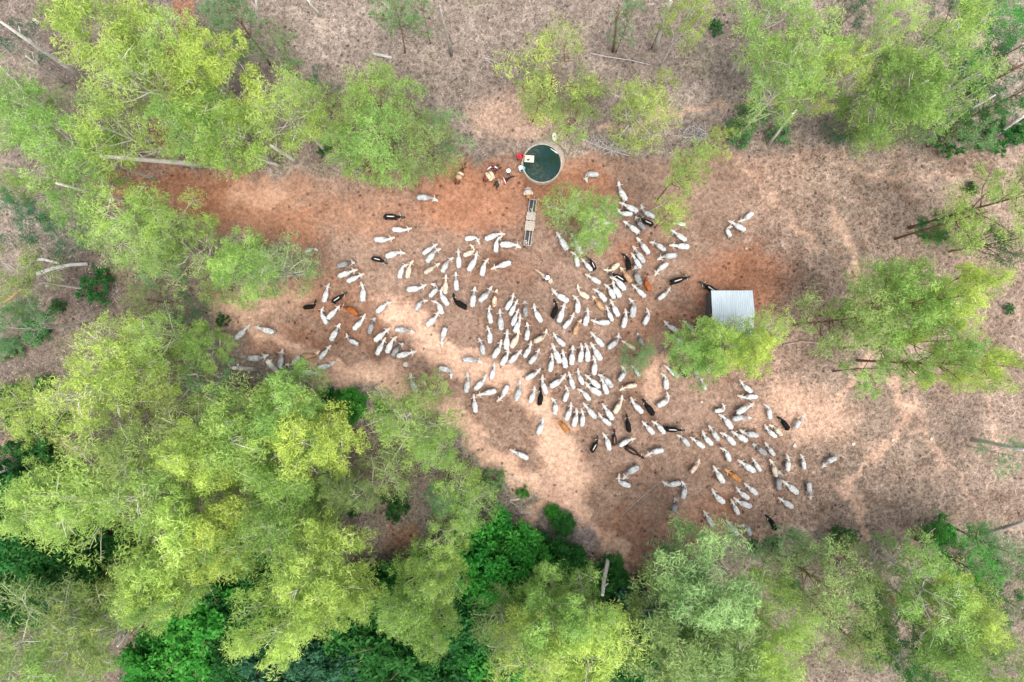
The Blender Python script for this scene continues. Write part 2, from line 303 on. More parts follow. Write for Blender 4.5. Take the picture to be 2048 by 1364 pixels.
# ---------------------------------------------------------------- the herd, read off the photo: rump, shoulder, muzzle and coat
HERD_TXT = """
@700 330 8
1045 510 1290 520 1385 555 G
540 820 740 830 875 828 S
660 1025 870 1040 975 1005 W
365 1185 600 1195 695 1175 W
1828 1185 2010 1155 2060 1235 W
@956 330 8
105 1190 300 1110 425 1095 W
280 1415 300 1200 345 1135 W
335 1270 570 1270 670 1310 W
1940 150 1740 140 1730 260 G
1440 1365 1320 1170 1270 1075 W
1680 1430 1560 1290 1500 1240 G
1640 1340 1545 1190 1500 1090 G
2010 1300 1870 1260 1780 1230 W
2140 925 1950 910 1860 890 W
@1212 330 8
330 570 225 390 215 265 H
540 750 310 640 240 600 W
450 785 235 770 190 705 W
800 840 600 740 560 655 G
770 960 600 885 530 830 S
640 1040 505 900 465 830 D
540 1090 375 965 295 895 H
1290 960 1130 925 1070 940 W
1310 1220 1120 1090 1055 1050 W
1360 1310 1125 1290 1040 1275 W
704 1430 565 1250 495 1180 H
960 1370 810 1260 715 1225 G
@1400 400 16
1720 380 1430 620 1240 675 W
1450 960 1150 790 920 640 W
1000 1190 850 910 985 890 W
@590 490 8
160 110 270 60 340 70 G
660 345 850 280 965 290 D
670 505 880 430 985 405 W
810 595 1010 500 1080 465 W
1220 205 1390 245 1480 285 S
1430 190 1640 120 1740 105 W
1660 550 1715 350 1790 315 W
1790 540 1830 340 1880 250 C
450 930 510 720 535 625 W
570 930 750 810 820 770 S
120 1000 295 985 315 885 K
1075 920 1090 700 1055 605 W
1290 1090 1440 950 1530 920 W
510 1280 415 1090 435 1005 W
500 1190 650 1040 720 970 W
1010 1120 820 1000 725 965 R
1775 715 1990 690 2085 635 W
@820 490 8
190 145 350 40 425 -25 W
250 290 390 110 465 50 G
215 460 385 350 470 305 F
500 450 600 270 685 215 G
780 380 775 165 770 70 W
850 170 1020 100 945 15 C
920 430 1050 220 1085 120 W
1140 510 1190 300 1225 220 W
1620 270 1420 340 1305 385 W
745 740 735 540 728 440 H
560 790 570 590 590 480 C
300 835 440 690 350 640 H
620 980 490 790 490 695 W
915 1010 720 900 668 815 K
75 1060 180 900 250 868 G
520 1120 450 930 368 905 W
240 1310 420 1150 450 1080 W
990 990 1020 800 1032 668 H
1095 910 1250 770 1315 672 G
1350 990 1355 810 1400 718 P
1300 1270 1260 1070 1265 980 W
1530 1040 1630 880 1640 765 W
1590 1140 1680 960 1712 885 W
1855 1160 1840 980 1820 890 D
1630 1300 1700 1120 1722 1025 W
1460 1380 1445 1150 1435 1035 G
@1060 490 8
190 1240 85 1060 65 945 W
770 350 740 170 678 95 W
1000 420 880 280 832 215 W
1050 400 985 260 925 195 S
1130 610 980 520 885 465 W
1430 290 1300 400 1190 405 C
1590 410 1565 210 1480 160 K
1790 390 1670 200 1638 145 W
1840 285 1715 110 1655 20 G
1630 600 1510 440 1455 365 T
1540 590 1370 480 1270 450 S
1780 650 1690 440 1675 335 D
1930 740 1850 560 1866 455 R
1540 730 1390 560 1310 500 W
1460 850 1340 660 1310 580 W
1360 870 1270 690 1200 640 W
1860 840 1710 700 1648 630 W
640 910 420 790 362 720 W
350 1180 430 980 400 890 K
460 1240 520 1050 542 925 W
760 1110 770 880 715 820 W
950 850 790 750 742 655 C
1230 910 1100 750 1030 695 W
1180 1040 1070 900 1005 815 T
1430 1160 1330 960 1292 885 W
1330 1240 1250 1050 1222 985 W
1290 1240 1080 1240 995 1205 W
1640 1170 1670 960 1628 850 G
1490 1340 1540 1130 1522 1035 W
1820 1290 1910 1110 1892 1030 W
870 1310 930 1110 930 1018 W
520 1350 670 1180 690 1105 W
@1212 490 8
1150 160 930 180 835 215 G
990 290 850 390 770 485 W
1040 600 1230 540 1348 508 S
830 880 980 760 1022 685 W
1780 760 1600 650 1505 602 S
@455 630 8
115 390 270 240 360 170 W
750 290 540 220 445 190 W
330 695 510 690 660 650 G
825 860 860 660 895 555 G
1160 650 1030 790 940 805 G
1200 665 1390 660 1465 605 T
1465 710 1580 570 1650 490 W
1430 855 1620 810 1710 760 W
1175 920 1370 930 1490 935 W
1640 420 1740 240 1805 150 H
390 1000 390 1000 390 1000 X
@670 630 8
270 250 440 80 488 10 W
540 330 590 110 628 48 D
610 430 790 280 852 210 W
930 235 1170 240 1255 268 G
1770 190 1710 390 1720 495 W
390 480 205 390 190 325 G
650 660 760 450 798 385 W
820 620 900 430 962 340 W
900 680 1020 500 1082 455 D
965 670 1190 610 1275 580 W
1660 850 1830 885 1855 1005 H
1310 1260 1220 1060 1213 955 G
@900 640 8
1030 195 1105 40 1125 -95 W
1220 330 1250 150 1250 40 H
640 390 635 190 618 105 W
530 560 510 390 470 285 G
195 635 400 640 505 695 G
900 480 910 280 932 155 W
970 450 1080 270 1122 165 C
1325 360 1520 260 1562 185 F
680 620 800 430 806 325 W
810 740 920 560 942 475 W
940 700 1080 550 1135 485 W
1180 610 1280 440 1286 345 W
1260 710 1390 560 1412 465 G
650 960 710 780 716 685 W
250 1170 290 970 256 840 G
380 1130 540 970 594 895 W
750 1130 540 1180 430 1215 W
930 1040 840 1220 768 1305 W
1050 1310 1120 1090 1132 975 G
1270 1340 1350 1160 1362 1075 W
1210 945 1370 860 1440 775 W
@860 740 8
1750 570 1780 390 1770 285 K
1870 400 1800 200 1783 90 W
730 690 710 500 700 390 W
1720 1040 1800 860 1800 755 W
@960 860 8
770 460 600 375 465 322 W
@1080 640 8
550 240 600 80 655 -10 T
410 420 260 290 226 205 W
330 700 240 490 203 380 W
415 780 380 580 364 480 W
505 740 520 520 526 428 H
635 690 675 480 658 385 W
765 680 765 480 743 375 W
990 660 870 460 822 370 W
1030 440 880 270 828 195 W
1075 470 1250 330 1250 235 G
860 900 885 680 863 585 W
155 840 200 640 190 540 W
150 1080 340 960 404 875 W
545 1110 490 930 463 830 W
700 1040 620 880 598 780 W
970 1090 810 950 732 880 W
990 1200 800 1090 732 1005 W
1090 1210 1010 1000 983 930 W
1165 1080 1040 930 945 860 G
1255 990 1370 830 1312 765 G
1605 910 1520 770 1468 730 G
1660 420 1590 280 1542 208 D
1520 470 1400 390 1312 318 C
810 1300 690 1150 622 1095 W
385 1320 450 1140 430 1055 W
1555 1040 1380 1070 1280 1115 C
@1200 640 8
1270 190 1090 90 1025 38 W
1500 160 1400 70 1328 5 G
1270 920 1110 790 1028 738 W
1390 910 1290 770 1232 692 S
1065 1130 1060 920 1005 852 W
1340 370 1220 290 1148 240 W
1780 850 1700 750 1650 695 W
1570 930 1530 790 1470 712 G
1690 1110 1650 1010 1628 955 W
@1200 750 8
910 510 1100 400 1075 312 W
400 1150 600 1270 685 1335 B
1040 1200 825 1240 745 1292 W
1040 870 1250 880 1350 880 S
1440 1150 1320 1005 1245 958 G
1680 1170 1530 1055 1448 1008 W
@1080 740 8
235 710 255 550 203 438 H
410 820 490 630 495 525 W
530 930 590 720 592 625 W
675 920 690 720 680 625 W
910 790 760 610 690 548 W
1145 890 990 770 935 695 W
1180 810 1060 630 1005 550 W
1190 700 1290 530 1317 405 C
1650 690 1510 550 1462 436 W
1830 730 1710 560 1652 470 K
460 1000 330 850 242 788 O
1435 1010 1400 810 1382 720 K
1840 1040 1700 890 1652 825 W
2010 1030 1880 870 1805 818 W
820 1330 910 1160 932 1070 S
1120 1300 1070 1100 1028 1005 W
1195 1220 1190 1040 1190 955 B
1255 1230 1430 1115 1512 1103 W
@1380 750 8
370 1130 240 990 186 905 W
475 1060 365 900 302 815 G
735 1130 590 970 512 910 W
935 1070 760 960 675 908 W
1115 970 900 940 805 902 G
690 880 560 690 488 625 W
390 580 550 560 535 480 W
740 620 930 510 1012 455 W
690 710 860 675 995 690 G
1000 280 860 170 785 88 W
1110 340 870 360 785 348 W
1290 710 1270 540 1190 465 W
1600 890 1480 720 1428 668 K
1680 860 1775 710 1832 638 G
1400 1010 1245 880 1192 812 W
1480 970 1370 850 1275 785 F
1240 1290 1080 1160 998 1108 D
1360 1300 1260 1160 1208 1080 G
@1330 870 8
1045 430 985 260 882 228 W
950 780 840 600 788 496 W
1220 740 1065 625 965 548 O
1455 600 1270 470 1182 402 W
1540 590 1445 440 1398 370 W
1790 680 1745 490 1688 396 F
1830 880 1830 690 1824 555 D
1490 960 1350 840 1275 772 W
1365 1030 1200 920 1135 857 W
1410 1160 1190 1080 1110 1027 W
1190 1290 1105 1120 1058 1040 W
960 1100 810 970 742 880 W
120 1270 190 1090 173 1005 D
@1160 850 8
945 670 770 770 700 870 G
825 990 625 915 608 820 W
1770 780 1885 635 1920 568 C
1615 930 1430 965 1312 915 W
1650 1190 1690 1000 1655 905 H
@1470 870 8
850 590 862 410 830 315 W
1120 560 1095 390 1062 312 W
1640 360 1470 440 1395 505 G
1020 940 865 815 765 730 W
1190 760 1205 930 1200 1035 G
940 1170 785 1065 692 1012 W
@1330 950 8
785 840 680 670 626 576 W
1190 980 1055 815 975 742 W
1380 990 1310 800 1240 800 G
1785 890 1690 715 1628 636 K
"""
# coat: base colour, neck colour, face colour, spine colour
COATS = {'W': ((.46, .46, .455), (.40, .395, .385), (.46, .38, .32), None), 'H': ((.44, .44, .435), (.22, .21, .205), (.60, .54, .49), None),
         'G': ((.35, .355, .355), (.23, .20, .20), (.46, .41, .37), None), 'D': ((.20, .198, .195), (.06, .06, .06), (.36, .34, .33), None),
         'K': ((.008, .0075, .008), (.010, .009, .009), (.016, .013, .012), None), 'S': ((.011, .0105, .011), (.012, .011, .011), (.05, .045, .04), (.55, .53, .50)),
         'B': ((.040, .022, .017), (.022, .013, .011), (.03, .018, .014), (.20, .15, .13)), 'R': ((.26, .075, .020), (.10, .03, .012), (.12, .04, .02), None),
         'T': ((.36, .215, .125), (.28, .15, .08), (.62, .44, .32), None), 'O': ((.30, .135, .045), (.30, .11, .03), (.42, .22, .10), None),
         'C': ((.50, .40, .31), (.46, .36, .28), (.52, .43, .35), None), 'F': ((.40, .33, .26), (.27, .22, .17), (.55, .46, .38), None),
         'P': ((.62, .46, .32), (.12, .06, .035), (.62, .44, .32), (.80, .76, .70))}
COATNAME = {'W': 'white', 'H': 'dark-necked white', 'G': 'pale grey', 'D': 'dark grey', 'K': 'solid black', 'S': 'white-striped black', 'B': 'dark brown',
            'R': 'rust-red', 'T': 'light tan', 'O': 'bright orange', 'C': 'cream', 'F': 'grey-brown', 'P': 'spotted tan'}
def coat_mat(k):
    nm = 'coat_' + COATNAME[k].replace(' ', '_').replace('-', '_')
    if nm in MATS: return MATS[nm]
    base, neck, face, spine = COATS[k]
    m = bpy.data.materials.new(nm); m.use_nodes = True; MATS[nm] = m
    n = m.node_tree.nodes; l = m.node_tree.links; b = n['Principled BSDF']
    b.inputs['Roughness'].default_value = .8; b.inputs['Specular IOR Level'].default_value = .2 if k not in ('K', 'S', 'B') else .08
    def at(nm):
        q = n.new('ShaderNodeAttribute'); q.attribute_name = nm; return q.outputs['Fac']
    oi = n.new('ShaderNodeObjectInfo'); tc = n.new('ShaderNodeTexCoord')
    ad = n.new('ShaderNodeVectorMath'); ad.operation = 'MULTIPLY_ADD'; cx = n.new('ShaderNodeCombineXYZ')
    for i in range(3): l.new(oi.outputs['Random'], cx.inputs[i])
    l.new(cx.outputs[0], ad.inputs[0]); ad.inputs[1].default_value = (37, 53, 71); l.new(tc.outputs['Object'], ad.inputs[2])
    ns = n.new('ShaderNodeTexNoise'); ns.inputs['Scale'].default_value = 3.5; ns.inputs['Detail'].default_value = 5; l.new(ad.outputs[0], ns.inputs['Vector'])
    def mix(a, c, f):
        q = n.new('ShaderNodeMix'); q.data_type = 'RGBA'
        if isinstance(a, tuple): q.inputs[6].default_value = (*a, 1)
        else: l.new(a, q.inputs[6])
        if isinstance(c, tuple): q.inputs[7].default_value = (*c, 1)
        else: l.new(c, q.inputs[7])
        l.new(f, q.inputs[0]); return q.outputs[2]
    def ramp(v, a, c, lo=0., hi=1.):
        q = n.new('ShaderNodeMapRange'); q.interpolation_type = 'SMOOTHSTEP'; l.new(v, q.inputs[0])
        for i, x in enumerate((a, c, lo, hi)): q.inputs[i + 1].default_value = x
        return q.outputs[0]
    def mul(a, c):
        q = n.new('ShaderNodeMath'); q.operation = 'MULTIPLY'; l.new(a, q.inputs[0])
        if isinstance(c, (int, float)): q.inputs[1].default_value = c
        else: l.new(c, q.inputs[1])
        return q.outputs[0]
    s = at('along'); lat = at('lateral'); ht = at('height'); ex = at('tip')
    c = mix(tuple(v * .66 for v in base), tuple(min(.9, v * 1.12) for v in base), ramp(ns.outputs['Fac'], .30, .62))
    if k == 'P':
        n2 = n.new('ShaderNodeTexNoise'); n2.inputs['Scale'].default_value = 6; l.new(ad.outputs[0], n2.inputs['Vector'])
        c = mix(c, (.25, .11, .05), ramp(n2.outputs['Fac'], .5, .56))
    nk = mul(ramp(s, .50, .60), ramp(s, .80, .74)); jit = ramp(ns.outputs['Fac'], .30, .55, .55, 1.0)
    rn = ramp(oi.outputs['Random'], 0, 1, .15 if k in 'WC' else .7, 1.0); c = mix(c, neck, mul(mul(nk, jit), rn))
    c = mix(c, face, ramp(s, .78, .84))
    if k in 'KSBD': c = mix(c, (.01, .01, .01), ramp(s, .93, .97))
    elif k in 'WHGCFTP': c = mix(c, (.50, .34, .28), mul(ramp(s, .94, .98), .7))
    if spine:
        ln = mul(mul(ramp(lat, .07, .03), ramp(ht, .80, .92)), mul(ramp(s, .10, .2), ramp(s, .56, .50)))
        c = mix(c, spine, mul(ln, .9))
    c = mix(c, tuple(v * .5 for v in base), mul(ramp(ht, .35, -.25), .6))          # coat gets darker towards the belly and legs
    if k in 'WHGD':   # faint dark line along the spine and greyer flanks
        c = mix(c, tuple(v * .55 for v in base), mul(mul(ramp(lat, .05, .015), ramp(ht, .85, .95)), .5))
    c = mix(c, (.03, .028, .026), ex)
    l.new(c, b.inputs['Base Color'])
    return m

SPINE = [  # x, z, half width, half height
    (-.03, 1.10, .05, .06), (.0, 1.10, .15, .17), (.08, 1.07, .235, .27), (.25, 1.04, .285, .34), (.45, 1.01, .285, .36), (.70, .985, .325, .385),
    (.95, .975, .325, .39), (1.15, .99, .285, .385), (1.32, 1.03, .245, .40), (1.42, 1.07, .205, .375), (1.55, 1.06, .175, .28), (1.70, 1.10, .140, .215),
    (1.86, 1.15, .130, .175), (1.98, 1.18, .150, .15), (2.06, 1.18, .185, .14), (2.16, 1.155, .175, .135), (2.28, 1.11, .140, .115), (2.40, 1.065, .118, .095),
    (2.49, 1.03, .110, .085), (2.54, 1.01, .08, .055)]
def spine_path(bend, spn, b0=1.30, b1=1.98):
    """the horizontal centre line: straight body, neck turned sideways by bend radians"""
    out = []; x = spn[0][0]; y = 0.0; prev = spn[0][0]
    for (s, z, hw, hh) in spn:
        n = max(1, int(abs(s - prev) / .01))
        for i in range(n):
            q = prev + (s - prev) * (i + .5) / n
            a = bend * min(1, max(0, (q - b0) / (b1 - b0)))
            x += math.cos(a) * (s - prev) / n; y += math.sin(a) * (s - prev) / n
        prev = s
        out.append((Vector((x, y, z)), bend * min(1, max(0, (s - b0) / (b1 - b0))), hw, hh))
    return out
def body_rings(mb, path, n=16, flat=.0):
    RR = []
    for i, (p, a, hw, hh) in enumerate(path):
        q0 = path[max(0, i - 1)][0]; q1 = path[min(len(path) - 1, i + 1)][0]
        t = (q1 - q0).normalized(); side = Vector((-math.sin(a), math.cos(a), 0)); up = t.cross(side) if t.cross(side).z > 0 else side.cross(t)
        RR.append([p + side * (hw * math.cos(2 * math.pi * j / n)) + up * (hh * math.sin(2 * math.pi * j / n) * (1.0 if math.sin(2 * math.pi * j / n) < 0 else .92)) for j in range(n)])
    mb.rings([list(q) for q in RR])
def leg(mb, x, y, stride, rear):
    if rear:   # hip, stifle forward, hock back, fetlock, hoof
        J = [((x + .10, y * .8, 1.00), .17), ((x + .16, y, .72), .125), ((x - .10 + stride * .5, y, .45), .07), ((x - .05 + stride, y, .14), .05), ((x - .01 + stride, y, .04), .065)]
    else:
        J = [((x, y * .8, .98), .15), ((x - .02, y, .66), .095), ((x + .02 + stride * .5, y, .38), .062), ((x + stride, y, .12), .047), ((x + .03 + stride, y, .04), .062)]
    for (a, ra), (b, rb) in zip(J[:-1], J[1:]): mb.cap(a, ra, b, rb, 10)
COWS = {}
def cow_mesh(bend_deg, var):
    if (bend_deg, var) in COWS: return COWS[(bend_deg, var)]
    mb = MB(); path = spine_path(R(bend_deg), SPINE); body_rings(mb, path)
    mb.ell((1.36, 0, 1.43), (.17, .085, .10))                                  # the hump
    st = (.16, -.12, -.14, .10) if var == 0 else (-.10, .14, .12, -.08)
    leg(mb, 1.26, .17, st[0], False); leg(mb, 1.26, -.17, st[1], False); leg(mb, .12, .18, st[2], True); leg(mb, .12, -.18, st[3], True)
    a = R(bend_deg); ip = 14; hp = path[ip][0]; fw = Vector((math.cos(a), math.sin(a), 0)); sd_ = Vector((-math.sin(a), math.cos(a), 0))
    for s in (1, -1):                                                        # drooping ears
        b0 = hp + sd_ * s * .13 + Vector((0, 0, .03)); e1 = b0 + sd_ * s * .15 - fw * .05 - Vector((0, 0, .02)); e2 = e1 + sd_ * s * .13 - fw * .04 - Vector((0, 0, .08))
        mb.cap(b0, .04, e1, .052, 8); mb.cap(e1, .052, e2, .024, 8)
    sw = .10 if var == 0 else -.16                                            # tail
    T = [(-.03, 0, 1.16), (-.12, sw * .3, 1.05), (-.16, sw * .8, .80), (-.15, sw, .55)]
    for q, (p0, p1) in enumerate(zip(T[:-1], T[1:])): mb.cap(p0, .036, p1, .032, 8)
    mb.cap(T[3], .04, (-.15, sw * 1.1, .36), .028, 8)
    me = remesh(mb.mesh('cow_body'), .026, 'cow_body', 2)
    v = verts(me); C = np.array([p[0] for p in path]); L = np.array([s[0] for s in SPINE]); tot = L[-1]
    # dense samples of the centre line
    Cd = np.concatenate([C[i] + (C[i + 1] - C[i]) * np.linspace(0, 1, 8, endpoint=False)[:, None] for i in range(len(C) - 1)])
    Ld = np.concatenate([L[i] + (L[i + 1] - L[i]) * np.linspace(0, 1, 8, endpoint=False) for i in range(len(C) - 1)])
    Ad = np.interp(Ld, L, [p[1] for p in path])
    d2 = (v[:, None, 0] - Cd[None, :, 0]) ** 2 + (v[:, None, 1] - Cd[None, :, 1]) ** 2 + .3 * (v[:, None, 2] - Cd[None, :, 2]) ** 2
    k = d2.argmin(1); al = Ld[k] / tot
    lat = np.abs((v[:, 0] - Cd[k, 0]) * -np.sin(Ad[k]) + (v[:, 1] - Cd[k, 1]) * np.cos(Ad[k]))
    hh = np.interp(Ld, L, [s[3] for s in SPINE])
    ht = (v[:, 2] - Cd[k, 2]) / hh[k]
    tip = ((v[:, 0] < -.07) & (v[:, 2] < .58)) | (v[:, 2] < .07)
    attr(me, 'along', al); attr(me, 'lateral', lat); attr(me, 'height', ht); attr(me, 'tip', tip.astype(float))
    me.polygons.foreach_set('use_smooth', [True] * len(me.polygons))
    me.materials.append(coat_mat('W'))
    horns = []
    for s in (1, -1):
        h = MB(); b0 = hp + sd_ * s * .12 + Vector((0, 0, .09)) - fw * .02
        h.tube([b0 - sd_ * s * .02, b0 + sd_ * s * .09 - fw * .04 + Vector((0, 0, .05)), b0 + sd_ * s * .20 - fw * .10 + Vector((0, 0, .13)), b0 + sd_ * s * .27 - fw * .12 + Vector((0, 0, .24))], [.042, .038, .028, .008], 7)
        hm = h.mesh('horn'); hm.materials.append(mat('horn_pale', (.50, .45, .38), .5, .4, 12)); horns.append(hm)
    COWS[(bend_deg, var)] = (me, horns)
    return COWS[(bend_deg, var)]

BENDS = [-115, -75, -45, -20, 0, 20, 45, 75, 115]
HEADING = ['right', 'upper right', 'top', 'upper left', 'left', 'lower left', 'bottom', 'lower right']
LAND = [('the round tank', 1082, 323), ('the water trough', 1060, 445), ('the tin shed', 1465, 625), ('the mounted rider', 1088, 550),
        ('the lone bush', 1280, 712), ('the trough-side tree', 1165, 440), ('the herd\'s slender tree', 1345, 440),
        ('the bright green shrubs', 690, 812), ('the grey brush pile', 1150, 1075), ('the pale forked trunks', 555, 745)]
HERD = []
def read_herd():
    ox = oy = 0; k = 8
    for ln in HERD_TXT.strip().split('\n'):
        if ln[0] == '@': ox, oy, k = map(float, ln[1:].split()); continue
        q = ln.split(); v = [float(x) / k for x in q[:6]]
        if q[6] == 'X': continue
        HERD.append(dict(r=(ox + v[0], oy + v[1]), s=(ox + v[2], oy + v[3]), m=(ox + v[4], oy + v[5]), c=q[6]))
read_herd()
def pick_labels(items, anchors, fmt, ranks, mode=0):
    """give every item a label of its own: the first, second ... of its class nearest to a landmark"""
    used = set()
    cls = {}
    for i, it in enumerate(items): cls.setdefault(it['cls'], []).append(i)
    for c, ids in cls.items():
        if len(ids) == 1:
            items[ids[0]]['label'] = fmt(c, None, 0); continue
        cand = []
        for an, ax, ay in anchors:
            o = sorted(ids, key=lambda i: math.hypot(items[i]['x'] - ax, items[i]['y'] - ay))
            for rk, i in enumerate(o[:len(ranks)]):
                cand.append((rk, math.hypot(items[i]['x'] - ax, items[i]['y'] - ay), i, an))
        cand.sort()
        for rk, d, i, an in cand:
            if 'label' not in items[i]: items[i]['label'] = fmt(c, an, rk)
ORD = ['', 'second ', 'third ', 'fourth ', 'fifth ', 'sixth ', 'seventh ', 'eighth ', 'ninth ', 'tenth ', 'eleventh ', 'twelfth ']
def build_herd():
    items = []
    for q in HERD:
        rx, ry = q['r']; sx, sy = q['s']; mx, my = q['m']
        a = math.atan2(-(sy - ry), sx - rx); b = math.atan2(-(my - sy), mx - sx)
        bd = math.degrees((b - a + math.pi) % (2 * math.pi) - math.pi) * 1.12
        bq = min(BENDS, key=lambda t: abs(t - bd))
        L = math.hypot(sx - rx, sy - ry) + math.hypot(mx - sx, my - sy)
        sc = min(1.16, max(.62, L / S0 / 2.54 * .985))
        cx = (rx + sx) / 2; cy = (ry + sy) / 2; p = P(cx, cy, 1.15 * sc)
        hd = HEADING[int(round(math.degrees(a) / 45)) % 8]
        it = dict(a=a, bq=bq, sc=sc, p=p, x=cx, y=cy, c=q['c'], hd=hd, cls=(q['c'], hd, 'l' if bq >= 45 else 'r' if bq <= -45 else 's')); items.append(it)
    anch = list(LAND)
    for it in items:
        if it['c'] == 'R': anch.append(('the left rust-red cow' if it['x'] < 900 else 'the right rust-red cow', it['x'], it['y']))
        if it['c'] == 'O': anch.append(('the left orange cow' if it['x'] < 1300 else 'the right orange cow', it['x'], it['y']))
    anch += [('the lowest black cow', 1543, 1045), ('the sawn stumps', 1707, 888)]
    def fmt(c, an, rk):
        nm = COATNAME[c[0]]
        tu = {'l': ', head turned left', 'r': ', head turned right', 's': ''}[c[2]]
        if an is None: return '%s cow facing %s%s, the only such one' % (nm, c[1], tu)
        return '%s cow facing %s%s, %snearest such to %s' % (nm, c[1], tu, ORD[rk], an)
    pick_labels(items, anch, fmt, ORD)
    rng = random.Random(4)
    for it in items:
        me, horns = cow_mesh(it['bq'], rng.randint(0, 1))
        e = empty('zebu_cow', (it['p'].x, it['p'].y, 0.0), it['a']); e.scale = (it['sc'], it['sc'] * rng.uniform(1.08, 1.24), it['sc'])
        # the body's middle sits over the herd position
        off = Matrix.Rotation(it['a'], 3, 'Z') @ Vector((.72 * it['sc'], 0, 0)); e.location.x -= off.x; e.location.y -= off.y
        tag(e, it['label'], 'cow', 'zebu cattle gathered on the bare ground')
        b = put('body', me, None, e); b.material_slots[0].link = 'OBJECT'; b.material_slots[0].material = coat_mat(it['c'])
        if it['sc'] > .7:
            for hm in horns: put('horn', hm, None, e)
    return len(items)
build_herd()

# ---------------------------------------------------------------- trees
def leaf_mat(name, trans=.55):
    m = bpy.data.materials.new(name); m.use_nodes = True
    n = m.node_tree.nodes; l = m.node_tree.links; b = n['Principled BSDF']
    b.inputs['Roughness'].default_value = .6; b.inputs['Specular IOR Level'].default_value = .2
    oi = n.new('ShaderNodeObjectInfo'); A = n.new('ShaderNodeAttribute'); A.attribute_name = 'tone'
    h = n.new('ShaderNodeHueSaturation'); l.new(oi.outputs['Color'], h.inputs['Color'])
    def mr(c, d):
        q = n.new('ShaderNodeMapRange'); l.new(A.outputs['Fac'], q.inputs[0]); q.inputs[3].default_value = c; q.inputs[4].default_value = d; return q.outputs[0]
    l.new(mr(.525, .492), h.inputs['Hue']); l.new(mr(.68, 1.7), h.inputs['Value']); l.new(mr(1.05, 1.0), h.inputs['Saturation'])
    l.new(h.outputs[0], b.inputs['Base Color'])
    t = n.new('ShaderNodeBsdfTranslucent'); l.new(h.outputs[0], t.inputs['Color'])
    mx = n.new('ShaderNodeMixShader'); mx.inputs[0].default_value = trans
    l.new(b.outputs[0], mx.inputs[1]); l.new(t.outputs[0], mx.inputs[2]); l.new(mx.outputs[0], n['Material Output'].inputs['Surface'])
    return m
LEAF = leaf_mat('leaf')
BARK = {'pale': mat('bark_pale', (.50, .46, .41), .85, .35, 2.5, col2=(.30, .27, .24)), 'brown': mat('bark_brown', (.22, .13, .09), .9, .5, 3, col2=(.10, .06, .04)),
        'grey': mat('bark_grey', (.30, .27, .24), .9, .45, 3)}
def leaves_mesh(name, Cc, rad, tone, nl, ll, lw, droop, rs):
    """Cc sprays (n,3) with radius and tone; nl leaves in each"""
    n = len(Cc) * nl; idx = np.repeat(np.arange(len(Cc)), nl)
    q = rs.normal(size=(n, 3)); q /= np.linalg.norm(q, axis=1)[:, None]; q *= (rs.rand(n, 1) ** .45)
    p = Cc[idx] + q * rad[idx][:, None] * np.array([1, 1, .75])
    d = rs.normal(size=(n, 3)); d /= np.linalg.norm(d, axis=1)[:, None]; d = d * 1.0 + q * .5 + np.array([0, 0, -droop]); d /= np.linalg.norm(d, axis=1)[:, None]
    u = rs.normal(size=(n, 3)) * .8 + np.array([0, 0, 1.0]); sd_ = np.cross(d, u); sd_ /= (np.linalg.norm(sd_, axis=1)[:, None] + 1e-6)
    s = (rs.rand(n, 1) * .7 + .65); L = ll * s; W = lw * s
    V = np.stack([p - d * L * .5, p + sd_ * W * .5, p + d * L * .5, p - sd_ * W * .5], 1).reshape(-1, 3).astype(np.float32)
    me = bpy.data.meshes.new(name); me.vertices.add(4 * n); me.vertices.foreach_set('co', V.ravel())
    me.loops.add(4 * n); me.loops.foreach_set('vertex_index', np.arange(4 * n, dtype=np.int32))
    me.polygons.add(n); me.polygons.foreach_set('loop_start', np.arange(0, 4 * n, 4, dtype=np.int32)); me.update()
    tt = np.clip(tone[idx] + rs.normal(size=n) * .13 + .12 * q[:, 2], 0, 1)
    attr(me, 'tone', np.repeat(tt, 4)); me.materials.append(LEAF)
    return me
